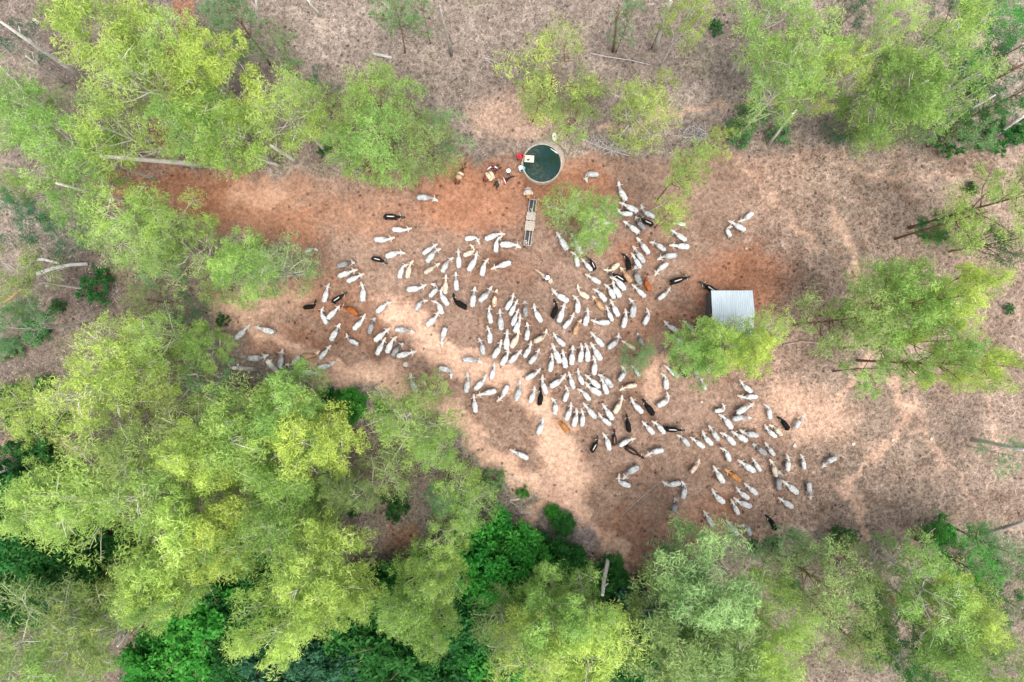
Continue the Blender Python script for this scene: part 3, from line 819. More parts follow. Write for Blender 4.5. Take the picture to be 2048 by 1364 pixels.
def tree_template(seed, R0, z0, z1, ncl, nspray, nl, ll, lw, droop=.5, trunk_r=.2, spread=1.0, flat=.8, clr=.34, kind='euc'):
    """crown and wood, metres, base at the origin"""
    rs = np.random.RandomState(seed); rg = random.Random(seed)
    CL = []; tries = 0
    while len(CL) < ncl and tries < 900:
        tries += 1; zf = rs.rand() ** .75; z = z0 + (z1 - z0) * zf
        prof = math.sin(math.pi * min(1, .16 + .80 * zf)) ** .7
        a = rs.rand() * 2 * math.pi; r = R0 * prof * (rs.rand() ** .5) * spread
        c = np.array([r * math.cos(a), r * math.sin(a), z])
        cr = R0 * clr * (0.75 + .6 * rs.rand())
        if all(np.linalg.norm((c - o) / np.array([1, 1, 1.2])) > .72 * (cr + k) * .8 for o, k in CL): CL.append((c, cr))
    Sc = []; Sr = []; St = []
    for c, cr in CL:
        bt = .25 + .5 * rs.rand()
        for i in range(nspray):
            q = rs.normal(size=3); q /= np.linalg.norm(q); q *= rs.rand() ** .4
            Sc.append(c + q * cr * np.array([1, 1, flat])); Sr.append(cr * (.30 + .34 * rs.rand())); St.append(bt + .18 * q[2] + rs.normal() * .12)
    cm = leaves_mesh('crown', np.array(Sc), np.array(Sr), np.clip(np.array(St), 0, 1), nl, ll, lw, droop, rs)
    mb = MB(); bx, by = rg.uniform(-.5, .5), rg.uniform(-.5, .5)
    def axis(t): return Vector((bx * math.sin(t * 2.2), by * math.sin(t * 2.6), t * z1 * .93))
    N = 9; mb.tube([axis(i / (N - 1)) - Vector((0, 0, .15 if i == 0 else 0)) for i in range(N)], [trunk_r * (1.25 if i == 0 else 1.0) * (1 - .86 * i / (N - 1)) for i in range(N)], 8)
    for c, cr in CL:
        zc = c[2]; t0 = max(.12, min(.9, (zc - .9 * math.hypot(c[0], c[1]) - cr * .3) / (z1 * .93))); p0 = axis(t0); p1 = Vector(c)
        mid = (p0 + p1) / 2 + Vector((rg.uniform(-.3, .3), rg.uniform(-.3, .3), rg.uniform(-.5, .2)))
        r0 = trunk_r * (1 - .86 * t0) * .78
        mb.tube([p0, p0.lerp(mid, .55), mid, mid.lerp(p1, .6), p1], [r0, r0 * .8, r0 * .62, r0 * .42, .02], 6)
        for i in range(3):
            e = p1 + Vector(rs.normal(size=3)) * cr * .5; s0 = mid.lerp(p1, rg.uniform(.3, .9)); mb.tube([s0, s0.lerp(e, .5) + Vector((0, 0, .1)), e], [.035, .025, .01], 5)
    return cm, mb.mesh('trunk')
TPL = {}
def templates():
    for i in range(5): TPL['dense', i] = tree_template(100 + i, 4.3, 8.0, 20, 22, 15, 50, .40, .068, .5, .25, clr=.34)
    for i in range(5): TPL['thin', i] = tree_template(200 + i, 4.2, 7.5, 20, 19, 12, 36, .38, .058, .5, .21, clr=.33)
    for i in range(3): TPL['wisp', i] = tree_template(300 + i, 3.6, 4.5, 15, 15, 10, 27, .36, .052, .45, .12, clr=.32)
    for i in range(4): TPL['broad', i] = tree_template(400 + i, 3.6, 1.6, 7, 26, 14, 56, .36, .17, .2, .12, clr=.38)
    for i in range(3): TPL['shrub', i] = tree_template(500 + i, 1.6, .30, 2.3, 17, 9, 24, .22, .08, .1, .04, clr=.27)
templates()
GREEN = {'Y': (.37, .46, .125), 'L': (.28, .40, .115), 'A': (.25, .32, .11), 'G': (.17, .29, .12), 'P': (.28, .38, .15), 'D': (.042, .150, .034), 'B': (.07, .26, .042), 'T': (.06, .16, .075)}
GNAME = {'Y': 'yellow-green', 'L': 'lime-green', 'A': 'olive-green', 'G': 'soft green', 'P': 'pale grey-green', 'D': 'deep green', 'B': 'vivid green', 'T': 'blue-green'}
KNAME = {'dense': 'leafy tree', 'thin': 'airy tree', 'wisp': 'wispy slender tree', 'broad': 'bushy low tree', 'shrub': 'small shrub'}
# crown centre in the photo, crown radius in photo pixels, kind, tint, height factor, bark
TREES = """
215 60 92 dense Y 1 p
300 175 96 thin Y 1 p
430 165 84 dense Y .95 p
350 95 60 thin Y .9 p
455 255 78 dense L .9 p
372 262 62 thin L .85 p
95 225 88 thin L 1 p
12 185 60 thin L 1.05 p
40 298 80 thin L 1 p
152 288 68 thin L .95 p
8 70 44 wisp T .9 p
250 265 74 thin Y .95 p
462 40 56 thin G .8 b
545 95 36 wisp G 1 b
600 165 34 wisp G .8 b
640 170 27 wisp T .8 b
575 225 70 thin Y 1 p
625 215 48 thin Y .9 p
672 240 50 wisp A .9 b
690 290 44 thin L .7 b
745 215 72 thin L .85 b
830 215 52 wisp L .9 b
775 285 78 thin L .8 b
850 290 66 thin A .8 b
893 262 50 wisp G .7 b
720 320 50 wisp L .5 b
785 38 54 wisp G .8 b
845 30 34 wisp G .7 b
1105 145 88 wisp Y .95 b
1070 190 56 wisp A .8 b
1165 190 50 wisp A .8 b
1142 240 46 wisp L .5 b
1275 225 62 thin Y .6 p
1318 178 40 wisp A .6 b
1255 40 36 wisp G .8 b
1390 5 46 thin Y 1 p
1545 45 74 thin L 1 p
1600 120 90 thin L 1 p
1560 195 66 thin L .9 p
1650 160 56 thin Y 1 p
1735 48 46 thin Y 1.1 p
1700 25 40 wisp T .9 b
1695 120 40 wisp A .9 b
1858 100 84 thin L 1 p
1805 190 86 dense L .95 p
1895 185 66 thin L 1 p
1960 55 64 thin B .9 p
2015 110 66 thin T .9 b
1920 40 46 wisp T .9 b
2020 190 60 thin D .8 b
1745 240 62 wisp A .7 b
1935 255 64 wisp G .7 b
1500 240 34 thin D .35 b
1372 345 46 thin Y .9 b
1348 425 32 thin Y .65 b
1440 285 34 wisp Y .6 b
1140 420 48 thin L .6 p
1178 455 40 thin L .6 p
1212 420 34 thin L .5 p
1185 483 40 thin L .4 p
1445 695 58 dense L .62 p
1500 690 54 dense Y .7 p
1390 697 50 dense L .5 p
1535 665 42 thin Y .75 p
1280 712 34 thin G .25 b
1405 752 26 wisp L .45 p
1805 615 84 dense L 1.15 b
1882 615 72 dense Y 1.2 b
1715 640 76 thin P 1 b
1852 700 62 thin L 1.1 b
1918 732 58 dense Y 1.2 b
1745 750 58 wisp L .9 b
2015 400 82 thin Y 1.1 b
1925 450 52 wisp A .8 b
1860 458 32 thin D .4 b
2035 475 46 thin D .8 b
245 445 84 thin L .9 p
160 430 48 thin L .9 p
325 420 66 thin L .8 p
285 485 66 thin P .8 p
385 510 72 wisp A .7 p
480 525 66 dense L .6 p
565 535 58 thin P .6 p
330 530 50 wisp G .6 b
12 425 56 thin T .9 p
20 560 66 thin A .9 p
15 640 60 thin G .9 p
250 695 70 thin Y .85 p
330 690 58 thin L .8 p
408 698 42 dense L .6 p
195 765 92 thin Y .95 p
285 745 70 thin Y .85 p
105 820 78 thin Y .95 p
350 775 74 wisp A .8 p
425 775 54 wisp G .8 p
395 845 66 thin A .8 p
490 862 94 dense Y .9 p
570 820 76 dense L .85 p
625 885 84 dense Y .85 p
420 930 78 dense Y .9 p
560 955 86 dense L .85 p
205 1000 112 thin L 1 p
110 1010 80 dense Y 1 p
310 990 86 thin L .95 p
260 895 86 thin A .9 p
350 1085 108 dense Y 1.05 p
430 1075 76 dense Y 1 p
345 1160 72 dense Y 1.05 p
325 1215 50 dense L 1.05 p
500 1060 76 thin L .9 p
570 1060 66 thin L .9 p
628 1155 94 dense Y 1.1 p
575 1220 86 dense Y 1.15 p
692 1208 66 dense Y 1.05 p
618 1085 62 thin L 1 p
882 1148 58 dense L .95 p
835 1195 64 dense L 1 p
896 1085 48 thin L .9 p
858 1250 46 dense L 1.05 p
815 865 84 thin L .75 p
860 792 50 wisp A .5 p
878 908 46 thin L .7 p
922 966 52 thin L .65 p
780 950 62 wisp A .7 p
932 1018 48 thin L .7 p
735 985 40 thin A .8 p
680 990 44 thin A .8 p
893 1005 42 thin G .7 p
95 1270 116 thin A 1 p
45 1340 80 thin A 1 p
210 1240 86 thin A .95 p
170 1330 86 thin L 1 p
1128 1212 82 dense L 1 p
1095 1255 80 thin L 1 p
1180 1300 100 dense Y 1.1 p
1055 1300 80 thin Y 1.1 p
1010 1240 60 thin A 1 p
1180 1215 56 thin L 1 p
1400 1190 112 dense P .95 g
1350 1275 108 dense P 1 g
1455 1250 96 dense P 1 g
1530 1225 76 thin L 1 p
1495 1325 86 dense Y 1.05 p
1380 1140 50 thin G .8 g
1420 1330 90 dense P 1.05 g
1550 1125 60 wisp G .7 b
1640 1180 84 thin A .85 b
1615 1100 46 wisp G .6 b
1705 1140 62 wisp A .8 b
1690 1250 54 thin A .9 b
1850 1190 90 thin L 1 p
1930 1205 68 dense Y 1.05 p
1880 1290 98 dense L 1.05 p
1775 1240 60 wisp G .9 p
1960 1290 70 thin L 1.05 p
1800 1320 56 thin D .9 p
1930 1125 72 thin B .6 b
1880 1085 48 wisp D .5 b
2015 1100 56 thin G .7 b
2000 1185 62 thin D .6 b
2035 915 44 wisp G .8 p
380 622 40 wisp T .4 b
430 575 44 wisp A .45 b
290 600 40 wisp A .5 b
130 470 44 wisp T .7 p
60 380 50 wisp A .9 p
1330 40 30 wisp A .7 b
1700 260 44 wisp T .5 b
1830 260 46 wisp G .6 b
"""
# undergrowth: centre, radius, tint
UNDER = """
420 1255 88 B
500 1310 76 D
335 1335 70 B
720 1260 80 D
800 1285 92 D
870 1330 80 D
640 1320 76 T
555 1330 80 T
940 1165 66 D
985 1140 76 B
1005 1100 44 B
1068 1105 36 D
940 1105 44 D
1062 1145 54 B
1120 1135 44 D
1150 1125 26 D
1040 1200 66 D
930 1250 80 D
980 1330 84 B
900 1180 60 D
1260 1255 60 T
1270 1330 66 D
40 1060 80 D
95 1120 76 D
25 1180 66 D
130 1160 66 T
20 1000 56 D
230 1150 60 D
460 1180 70 D
772 1188 42 D
690 1325 60 D
1330 1330 50 D
700 814 28 B
662 806 24 D
1128 1048 18 D
1106 1026 13 B
900 1330 60 D
820 1200 60 D
380 1330 60 B
1110 1330 60 D
1220 1160 34 D
480 1340 50 B
"""
SHRUBS = """
763 818 15 B
1432 52 14 D
1945 378 12 D
190 572 30 D
2020 617 10 D
1880 1062 26 D
1690 1075 22 D
1508 1096 13 D
1548 1092 16 D
650 297 14 D
1120 1040 16 B
1045 985 12 B
985 960 22 G
445 640 12 D
110 615 14 D
75 880 36 D
40 905 36 D
120 850 20 D
95 930 34 D
20 800 26 D
85 770 18 D
30 835 20 D
620 1000 30 G
1290 1160 16 D
1990 270 30 D
1910 268 34 D
1480 262 26 G
1560 268 20 G
70 660 28 D
20 700 22 G
560 1040 26 D
700 1000 30 D
790 1015 26 D
130 1000 30 D
1580 1185 24 D
1745 1205 24 D
1770 1290 30 D
1880 470 18 D
2040 260 26 D
1075 555 0 D
"""
def build_trees():
    items = []
    for ln in TREES.strip().split('\n'):
        x, y, r, k, g, hf, bk = ln.split(); items.append(dict(x=float(x), y=float(y), r=float(r), k=k, g=g, hf=float(hf), bk=bk))
    for ln in UNDER.strip().split('\n'):
        x, y, r, g = ln.split(); items.append(dict(x=float(x), y=float(y), r=float(r), k='broad', g=g, hf=1.0, bk='b'))
    for ln in SHRUBS.strip().split('\n'):
        x, y, r, g = ln.split()
        if float(r) > 0: items.append(dict(x=float(x), y=float(y), r=float(r), k='shrub', g=g, hf=1.0, bk='b'))
    for it in items: it['cls'] = (it['k'], it['g'])
    anch = list(LAND[:4]) + list(LAND[8:]) + [('the photo\'s top left corner', 0, 0), ('the photo\'s top right corner', 2048, 0), ('the photo\'s bottom left corner', 0, 1364),
            ('the photo\'s bottom right corner', 2048, 1364), ('the middle of the left edge', 0, 682), ('the middle of the right edge', 2048, 682), ('the middle of the top edge', 1024, 0),
            ('the middle of the bottom edge', 1024, 1364), ('the red soil at left', 450, 400)]
    def fmt(c, an, rk):
        nm = GNAME[c[1]] + ' ' + KNAME[c[0]]
        if an is None: return '%s, the only one of its colour around the herd' % nm
        return '%s, %snearest such to %s' % (nm, ORD[rk], an)
    pick_labels(items, anch, fmt, ORD)
    rg = random.Random(11); cnt = {}
    base = {'dense': (4.2, 20.0, 14.2), 'thin': (4.0, 20.0, 14.0), 'wisp': (3.5, 15.0, 10.0), 'broad': (3.6, 7.0, 4.4), 'shrub': (1.5, 2.6, 1.4)}
    nt_ = {'dense': 5, 'thin': 5, 'wisp': 3, 'broad': 4, 'shrub': 3}
    for it in items:
        k = it['k']; R0, zt, zc = base[k]; i = cnt.get(k, 0); cnt[k] = i + 1
        cm, tm = TPL[k, i % nt_[k]]
        if k in ('broad', 'shrub'):
            sr = it['r'] / S0 / R0; sz = sr * rg.uniform(.85, 1.1)
        else:
            sz = it['hf'] * rg.uniform(.94, 1.06)
            sr = it['r'] * (H - zc * sz) / F / R0
        p = P(it['x'], it['y'], zc * sz)
        nm = {'dense': 'eucalyptus_tree', 'thin': 'eucalyptus_tree', 'wisp': 'slender_tree', 'broad': 'bushy_tree', 'shrub': 'shrub'}[k]
        e = empty(nm, (p.x, p.y, -.05), rg.uniform(0, 6.28)); q = {'broad': 1.1, 'shrub': 1.1, 'dense': 1.0, 'thin': .98, 'wisp': .98}[k]; e.scale = (sr * q, sr * q, sz)
        e.rotation_euler = (R(rg.uniform(-3, 3)), R(rg.uniform(-3, 3)), e.rotation_euler.z)
        tag(e, it['label'], 'shrub' if k == 'shrub' else 'tree', {'shrub': 'shrubs at the edges of the clearing', 'broad': 'dark bushy undergrowth under the tall trees'}.get(k, 'eucalyptus trees around the clearing'))
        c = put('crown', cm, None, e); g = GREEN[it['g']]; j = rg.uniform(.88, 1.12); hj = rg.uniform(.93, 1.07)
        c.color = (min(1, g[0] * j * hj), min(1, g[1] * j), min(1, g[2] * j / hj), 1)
        t = put('trunk', tm, None, e)
        if not tm.materials: tm.materials.append(BARK['pale'])
        t.material_slots[0].link = 'OBJECT'; t.material_slots[0].material = BARK[{'p': 'pale', 'b': 'brown', 'g': 'grey'}[it['bk']]]
build_trees()

# ---------------------------------------------------------------- water tank, trough, shed
def build_tank():
    c = P(1084, 326, 1.0); e = empty('water_tank', (c.x, c.y, 0))
    tag(e, 'round concrete water tank full of dark green water beside the red soil', 'water tank')
    conc = mat('old_concrete', (.34, .29, .235), .95, .35, 2.2, bump=.3)
    m = MB(); m.lathe([(2.12, -.1), (2.12, .98), (2.15, 1.0), (2.23, 1.0), (2.25, .98), (2.29, -.1)], 72); m.build('wall', conc, e)
    m = MB(); n = 72; rr = []                                    # sloping skirt of earth and mortar round the far side
    for (r0, z) in ((2.28, .82), (2.5, .62), (2.78, .22), (2.95, -.06)):
        ring = []
        for j in range(n):
            a = 2 * math.pi * j / n; k = max(0.0, math.cos(a - R(68))) ** .8; r = 2.24 + (r0 - 2.24) * k * 1.05 + .02; ring.append((r * math.cos(a), r * math.sin(a), z * (.25 + .75 * k) - (.2 * (1 - k))))
        rr.append(ring)
    m.rings(rr, False); m.build('skirt', mat('mortar', (.40, .335, .28), .95, .3, 3, bump=.4), e)
    wm = bpy.data.materials.new('tank_water'); wm.use_nodes = True; nd = wm.node_tree.nodes; lk = wm.node_tree.links; b = nd['Principled BSDF']
    tc = nd.new('ShaderNodeTexCoord'); n1 = nd.new('ShaderNodeTexNoise'); n1.inputs['Scale'].default_value = .8; n1.inputs['Detail'].default_value = 4; lk.new(tc.outputs['Object'], n1.inputs['Vector'])
    rp = nd.new('ShaderNodeValToRGB'); lk.new(n1.outputs['Fac'], rp.inputs[0]); rp.color_ramp.elements[0].position = .35; rp.color_ramp.elements[1].position = .62
    rp.color_ramp.elements[0].color = (.010, .026, .013, 1); rp.color_ramp.elements[1].color = (.010, .033, .032, 1); lk.new(rp.outputs[0], b.inputs['Base Color'])
    b.inputs['Roughness'].default_value = .10; b.inputs['Specular IOR Level'].default_value = .22
    wv = nd.new('ShaderNodeTexWave'); wv.wave_type = 'RINGS'; wv.rings_direction = 'Z'; wv.inputs['Scale'].default_value = 2.2; wv.inputs['Distortion'].default_value = 5; wv.inputs['Detail'].default_value = 2
    ad = nd.new('ShaderNodeVectorMath'); ad.operation = 'ADD'; ad.inputs[1].default_value = (.9, -.4, 0); lk.new(tc.outputs['Object'], ad.inputs[0]); lk.new(ad.outputs[0], wv.inputs['Vector'])
    bp = nd.new('ShaderNodeBump'); bp.inputs['Strength'].default_value = .6; bp.inputs['Distance'].default_value = .06; lk.new(wv.outputs['Fac'], bp.inputs['Height']); lk.new(bp.outputs[0], b.inputs['Normal'])
    m = MB(); m.V = [(2.125 * math.cos(2 * math.pi * j / n), 2.125 * math.sin(2 * math.pi * j / n), .80) for j in range(n)]; m.F = [tuple(range(n))]; m.build('water', wm, e, False)
    m = MB(); q0 = P(1101, 297, .84) - Vector(e.location); q1 = P(1113, 305, .84) - Vector(e.location)
    m.tube([q0, q0.lerp(q1, .4), q1, q1 + Vector((.12, -.1, .02))], [.05, .05, .08, .08], 8); m.build('pipe', mat('pale_pipe', (.55, .60, .62), .5, .2, 5), e)
    s = empty('concrete_slab', (0, 0, 0)); p = P(1058.5, 317.5, 1.09); s.location = (p.x, p.y, 1.03); s.rotation_euler.z = R(-4)
    tag(s, 'pale square slab laid over the left rim of the round tank', 'slab')
    m = MB(); m.box((0, 0, .035), (1.06, .78, .07)); m.build('slab_top', mat('pale_slab', (.48, .41, .35), .9, .2, 4), s, False)
    m = MB(); m.box((-.12, -.37, .055), (.8, .035, .09)); m.box((.51, 0, .055), (.035, .76, .09)); m.build('lip', mat('slab_edge', (.60, .56, .50), .9, .15, 4), s, False)
    m = MB(); m.ell((0, 0, .035), (.16, .10, .05)); m.ell((.1, .07, .03), (.08, .06, .035)); o = m.build('wet_cloth', mat('dark_cloth', (.12, .09, .07), .9, .4, 9)); o.location = s.location + Vector((-.12, -.12, .07))
    tag(o, 'crumpled dark cloth lying on the pale slab by the tank', 'cloth')
    m = MB(); m.lathe([(.02, .0), (.32, 0), (.40, .10), (.37, .10), (.30, .03), (.01, .03)], 24); o = m.build('enamel_basin', mat('white_enamel', (.55, .51, .46), .5, .15, 5)); p = P(1109, 274, .05)
    o.location = p; o.scale = (.75, 1.15, 1); tag(o, 'pale oval basin left on the ground behind the tank', 'basin')
build_tank()
def build_trough():
    a = P(1066.5, 398, .55); b = P(1054.5, 491, .55); d = b - a; L = d.length; c = (a + b) / 2
    e = empty('water_trough', (c.x, c.y, 0), math.atan2(d.y, d.x)); tag(e, 'long narrow concrete water trough with planks across its middle', 'trough')
    conc = mat('trough_concrete', (.30, .26, .22), .95, .3, 4, bump=.3); w_ = .86; h = .55; t = .085
    m = MB(); m.box((0, w_ / 2 - t / 2, h / 2), (L, t, h)); m.box((0, -w_ / 2 + t / 2, h / 2), (L, t, h))
    for x in (-L / 2 + t / 2, L / 2 - t / 2, -.9, .85): m.box((x, 0, h / 2 - .006), (t, w_ - 2 * t, h - .012))
    m.box((0, 0, .05), (L - 2 * t, w_ - 2 * t, .10)); m.build('basin', conc, e, False)
    wm = mat('trough_water', (.014, .014, .018), .15, .5, 2.0, .5)
    for x0, x1 in ((-L / 2 + t, -.9 - t / 2), (.85 + t / 2, L / 2 - t)):
        m = MB(); m.box(((x0 + x1) / 2, 0, .26), (x1 - x0 - .004, w_ - 2 * t - .004, .03)); m.build('water', wm, e, False)
    rg = random.Random(3); pm = mat('grey_plank', (.36, .315, .265), .9, .35, 5, bump=.2)
    for i, x in enumerate([-1.02, -.80, -.58, -.36, -.02, .20, .42, .64, .86]):
        m = MB(); m.box((x, rg.uniform(-.02, .02), h + .025 + rg.uniform(0, .01)), (.205, 1.04 + rg.uniform(-.05, .05), .045), rg.uniform(-.03, .03)); m.build('plank', pm, e, False)
    m = MB(); m.tube([(-L / 2 - .32, .10, h + .12), (-1.5, .08, h + .11), (.05, .02, h + .10)], .035, 8); m.build('pipe', mat('white_pipe', (.50, .47, .43), .6, .15, 6), e)
    m = MB(); m.tube([(1.05, .10, h + .06), (L / 2 - .1, .10, h + .05)], .04, 8); m.build('pipe', mat('white_pipe', (.50, .47, .43)), e)
    m = MB()
    for cx, n in ((-1.45, 7), (L / 2 - .42, 8)):
        for i in range(n):
            q = (cx + rg.uniform(-.22, .22), -.12 + rg.uniform(-.18, .16), .30 + rg.uniform(0, .06)); m.ell(q, (.09 * rg.uniform(.5, 1.1), .07, .04), Matrix.Rotation(rg.uniform(0, 3), 3, 'Z'))
    m.tube([(-1.15, .34, h + .02), (-1.3, .05, h - .1), (-1.6, -.22, h - .05)], .03, 7); m.build('debris', mat('pale_debris', (.45, .43, .40), .9, .4, 7), e)
    for sy in (.49, -.49): m = MB(); m.box((L / 2 - .45, sy, .12), (.25, .12, .24)); m.build('foot_block', conc, e, False)
build_trough()
def build_shed():
    ez, rz = 2.55, 3.15
    a = P(1422, 581, ez); b = P(1505, 579.5, ez); r0 = P(1421, 629, rz); r1 = P(1508.5, 630, rz); c0 = P(1423, 676, ez); c1 = P(1505, 675, ez)
    cx = (a.x + b.x) / 2; cy = r0.y; e = empty('tin_shed', (cx, cy, 0)); tag(e, 'small open shed with a pale corrugated tin roof on the bare red ground', 'shed')
    tin = mat('tin_roof', (.50, .56, .61), .5, .18, 1.0, .5, .0)
    mp = tin.node_tree.nodes.new('ShaderNodeMapping'); mp.inputs['Scale'].default_value = (9, .5, 1); nz = next(q for q in tin.node_tree.nodes if q.type == 'TEX_NOISE'); tcn = next(q for q in tin.node_tree.nodes if q.type == 'TEX_COORD')
    tin.node_tree.links.new(tcn.outputs['Object'], mp.inputs['Vector']); tin.node_tree.links.new(mp.outputs[0], nz.inputs['Vector']); hw = (b.x - a.x) / 2
    def panel(y0, z0, y1, z1, hw0, hw1, nm):
        n = 132; m = MB(); U = []
        for t in (0, 1):
            for s in (0, .022):
                U.append([((-1 + 2 * i / n) * (hw0 if t == 0 else hw1), (y0, y1)[t] - cy, (z0, z1)[t] + 0.05 * math.sin(i / n * 2 * math.pi * 22) + s) for i in range(n + 1)])
        V = [v for r in U for v in r]; k = n + 1; F_ = []
        for i in range(n):
            F_.append((i, i + 1, 2 * k + i + 1, 2 * k + i)); F_.append((k + i + 1, k + i, 3 * k + i, 3 * k + i + 1)); F_.append((k + i, k + i + 1, i + 1, i)); F_.append((2 * k + i, 2 * k + i + 1, 3 * k + i + 1, 3 * k + i))
        m.add(V, F_); return m.build(nm, tin, e, False)
    panel(a.y, ez, r0.y - .08, rz + .05, hw, hw + .04, 'roof_panel'); panel(r0.y + .05, rz, c0.y, ez, hw + .03, hw, 'roof_panel')
    wd = mat('dark_timber', (.09, .07, .055), .9, .4, 4); yN = a.y - cy - .25; yS = c0.y - cy + .25
    for x in (-hw + .25, 0, hw - .25):
        for y, zt in ((yN, 2.45), (0, 3.0), (yS, 2.45)):
            m = MB(); m.tube([(x, y, -.2), (x + .02, y, zt)], .07, 8); m.build('post', wd, e)
    for y, z in ((yN, 2.48), (0, 3.06), (yS, 2.48)):
        m = MB(); m.box((0, y, z - .03), (2 * hw - .2, .08, .1)); m.build('beam', wd, e, False)
    wl = MB(); n = 9
    for i in range(n): wl.box((-hw + .14, yN + (yS - yN) * (i + .5) / n, .95 + .02 * (i % 3)), (.03 + .006 * (i % 2), (yS - yN) / n - .03, 1.9))
    wl.build('wall', mat('weathered_board', (.10, .095, .10), .9, .5, 4), e, False)
    for z in (.6, 1.2):
        m = MB(); m.tube([(-hw - .55, yS + .2, z), (-hw - .35, yN - 2.4, z)], .035, 7); m.build('rail', mat('pale_rail', (.42, .38, .35), .85, .3, 5), e)
    for x, y in ((-hw - .55, yS + .2), (-hw - .35, yN - 2.4)):
        m = MB(); m.tube([(x, y, -.1), (x, y, 1.4)], .055, 7); m.build('rail_post', wd, e)
build_shed()

# ---------------------------------------------------------------- people and pack animals
HSP = [(-.02, 1.16, .06, .07), (.02, 1.16, .17, .18), (.12, 1.13, .25, .27), (.30, 1.11, .285, .31), (.60, 1.07, .28, .31), (.90, 1.06, .29, .33), (1.12, 1.09, .26, .34),
       (1.28, 1.15, .22, .33), (1.42, 1.24, .155, .27), (1.60, 1.38, .12, .22), (1.78, 1.50, .105, .18), (1.92, 1.56, .10, .15), (2.02, 1.56, .105, .145), (2.15, 1.48, .105, .13),
       (2.30, 1.36, .082, .105), (2.43, 1.25, .07, .085), (2.49, 1.20, .05, .05)]
COATS.update({'h1': ((.17, .060, .032), (.030, .016, .014), (.035, .02, .017), None), 'h2': ((.19, .065, .035), (.020, .018, .022), (.05, .03, .02), None),
              'h3': ((.045, .028, .026), (.022, .018, .022), (.05, .035, .03), None), 'h4': ((.40, .17, .085), (.24, .10, .045), (.28, .13, .06), None), 'h5': ((.46, .33, .23), (.46, .29, .20), (.52, .41, .30), None)})
COATNAME.update({'h1': 'bay', 'h2': 'chestnut', 'h3': 'dark bay', 'h4': 'tan donkey', 'h5': 'cream'})
def horse(name, rump, head, coat, label, cat, sc, bend=0.0, hair=(.015, .012, .012), ear=.13):
    a = math.atan2(-(head[1] - rump[1]), head[0] - rump[0]); rp = P(rump[0], rump[1], 1.1 * sc)
    e = empty(name, (rp.x, rp.y, 0), a); e.scale = (sc, sc * 1.05, sc); tag(e, label, cat)
    mb = MB(); path = spine_path(R(bend), HSP, 1.2, 1.9); body_rings(mb, path)
    leg(mb, 1.18, .17, .05, False); leg(mb, 1.18, -.17, -.06, False); leg(mb, .14, .17, -.05, True); leg(mb, .14, -.17, .06, True)
    an = R(bend); hp = path[12][0]; sd_ = Vector((-math.sin(an), math.cos(an), 0)); fw = Vector((math.cos(an), math.sin(an), 0))
    for s in (1, -1): mb.cap(hp + sd_ * s * .06 + Vector((0, 0, .10)), .035, hp + sd_ * s * .085 - fw * .03 + Vector((0, 0, .10 + ear)), .016, 8)
    me = remesh(mb.mesh('horse_body'), .024, 'horse_body', 2); v = verts(me); L = np.array([s[0] for s in HSP]); C = np.array([p[0] for p in path])
    d2 = (v[:, None, 0] - C[None, :, 0]) ** 2 + (v[:, None, 1] - C[None, :, 1]) ** 2; k = d2.argmin(1)
    attr(me, 'along', L[k] / L[-1]); attr(me, 'lateral', np.full(len(v), .5)); attr(me, 'height', np.zeros(len(v))); attr(me, 'tip', (v[:, 2] < .08).astype(float))
    put('body', me, coat_mat(coat), e)
    hm = mat('hair_%d' % int(hair[0] * 1000), hair, .8, .5, 14)
    m = MB(); m.cap((-.03, 0, 1.18), .045, (-.13, 0, 1.0), .06, 8); m.cap((-.13, 0, 1.0), .065, (-.15, 0, .70), .06, 8); m.cap((-.15, 0, .70), .055, (-.13, .01, .42), .02, 8)
    put('tail', remesh(m.mesh('tail'), .02, 'tail', 1), hm, e)
    m = MB()
    for i in range(8, 12):
        p0, p1 = path[i], path[i + 1]; t0 = p0[0] + Vector((0, 0, p0[3] * .9)); t1 = p1[0] + Vector((0, 0, p1[3] * .9)); m.cap(t0, .04, t1, .035, 8)
        m.cap((t0 + t1) / 2, .03, (t0 + t1) / 2 + sd_ * .10 - Vector((0, 0, .14)), .012, 6)
    put('mane', remesh(m.mesh('mane'), .018, 'mane', 1), hm, e)
    return e
def drape(mb, x0, x1, ry, rz, zc, th, a0=-100, a1=100, n=20, wob=.0, rg=random):
    """a thick pad bent over an animal's back"""
    nx = 7; RR = []
    for i in range(nx):
        x = x0 + (x1 - x0) * i / (nx - 1); ring = []
        k = 1 - .10 * abs(2 * i / (nx - 1) - 1) ** 3
        for s in (0, 1):
            for j in range(n):
                q = j if s == 0 else n - 1 - j; a = R(a0 + (a1 - a0) * q / (n - 1)); r = 1 + (th * k if s == 0 else 0) / ry
                ring.append((x + wob * math.sin(j * 1.3 + i), ry * r * math.sin(a), zc + rz * r * math.cos(a)))
        RR.append(ring)
    mb.rings(RR)
def pack(horse_e, label, parts):
    e = empty('pack_saddle', horse_e.location, horse_e.rotation_euler.z); e.scale = horse_e.scale; tag(e, label, 'pack saddle')
    for nm, col, fn in parts:
        m = MB(); fn(m); m.build(nm, mat('pack_%s_%02d%02d%02d' % (nm, int(col[0] * 99), int(col[1] * 99), int(col[2] * 99)), col, .9, .35, 7, bump=.2), e)
    return e
tanc = (.38, .26, .155); crm = (.48, .385, .27)
h1 = horse('horse', (912.5, 365), (935, 321), 'h1', 'bay horse with a dark neck under tan pads, leftmost beside the tree', 'horse', 1.02)
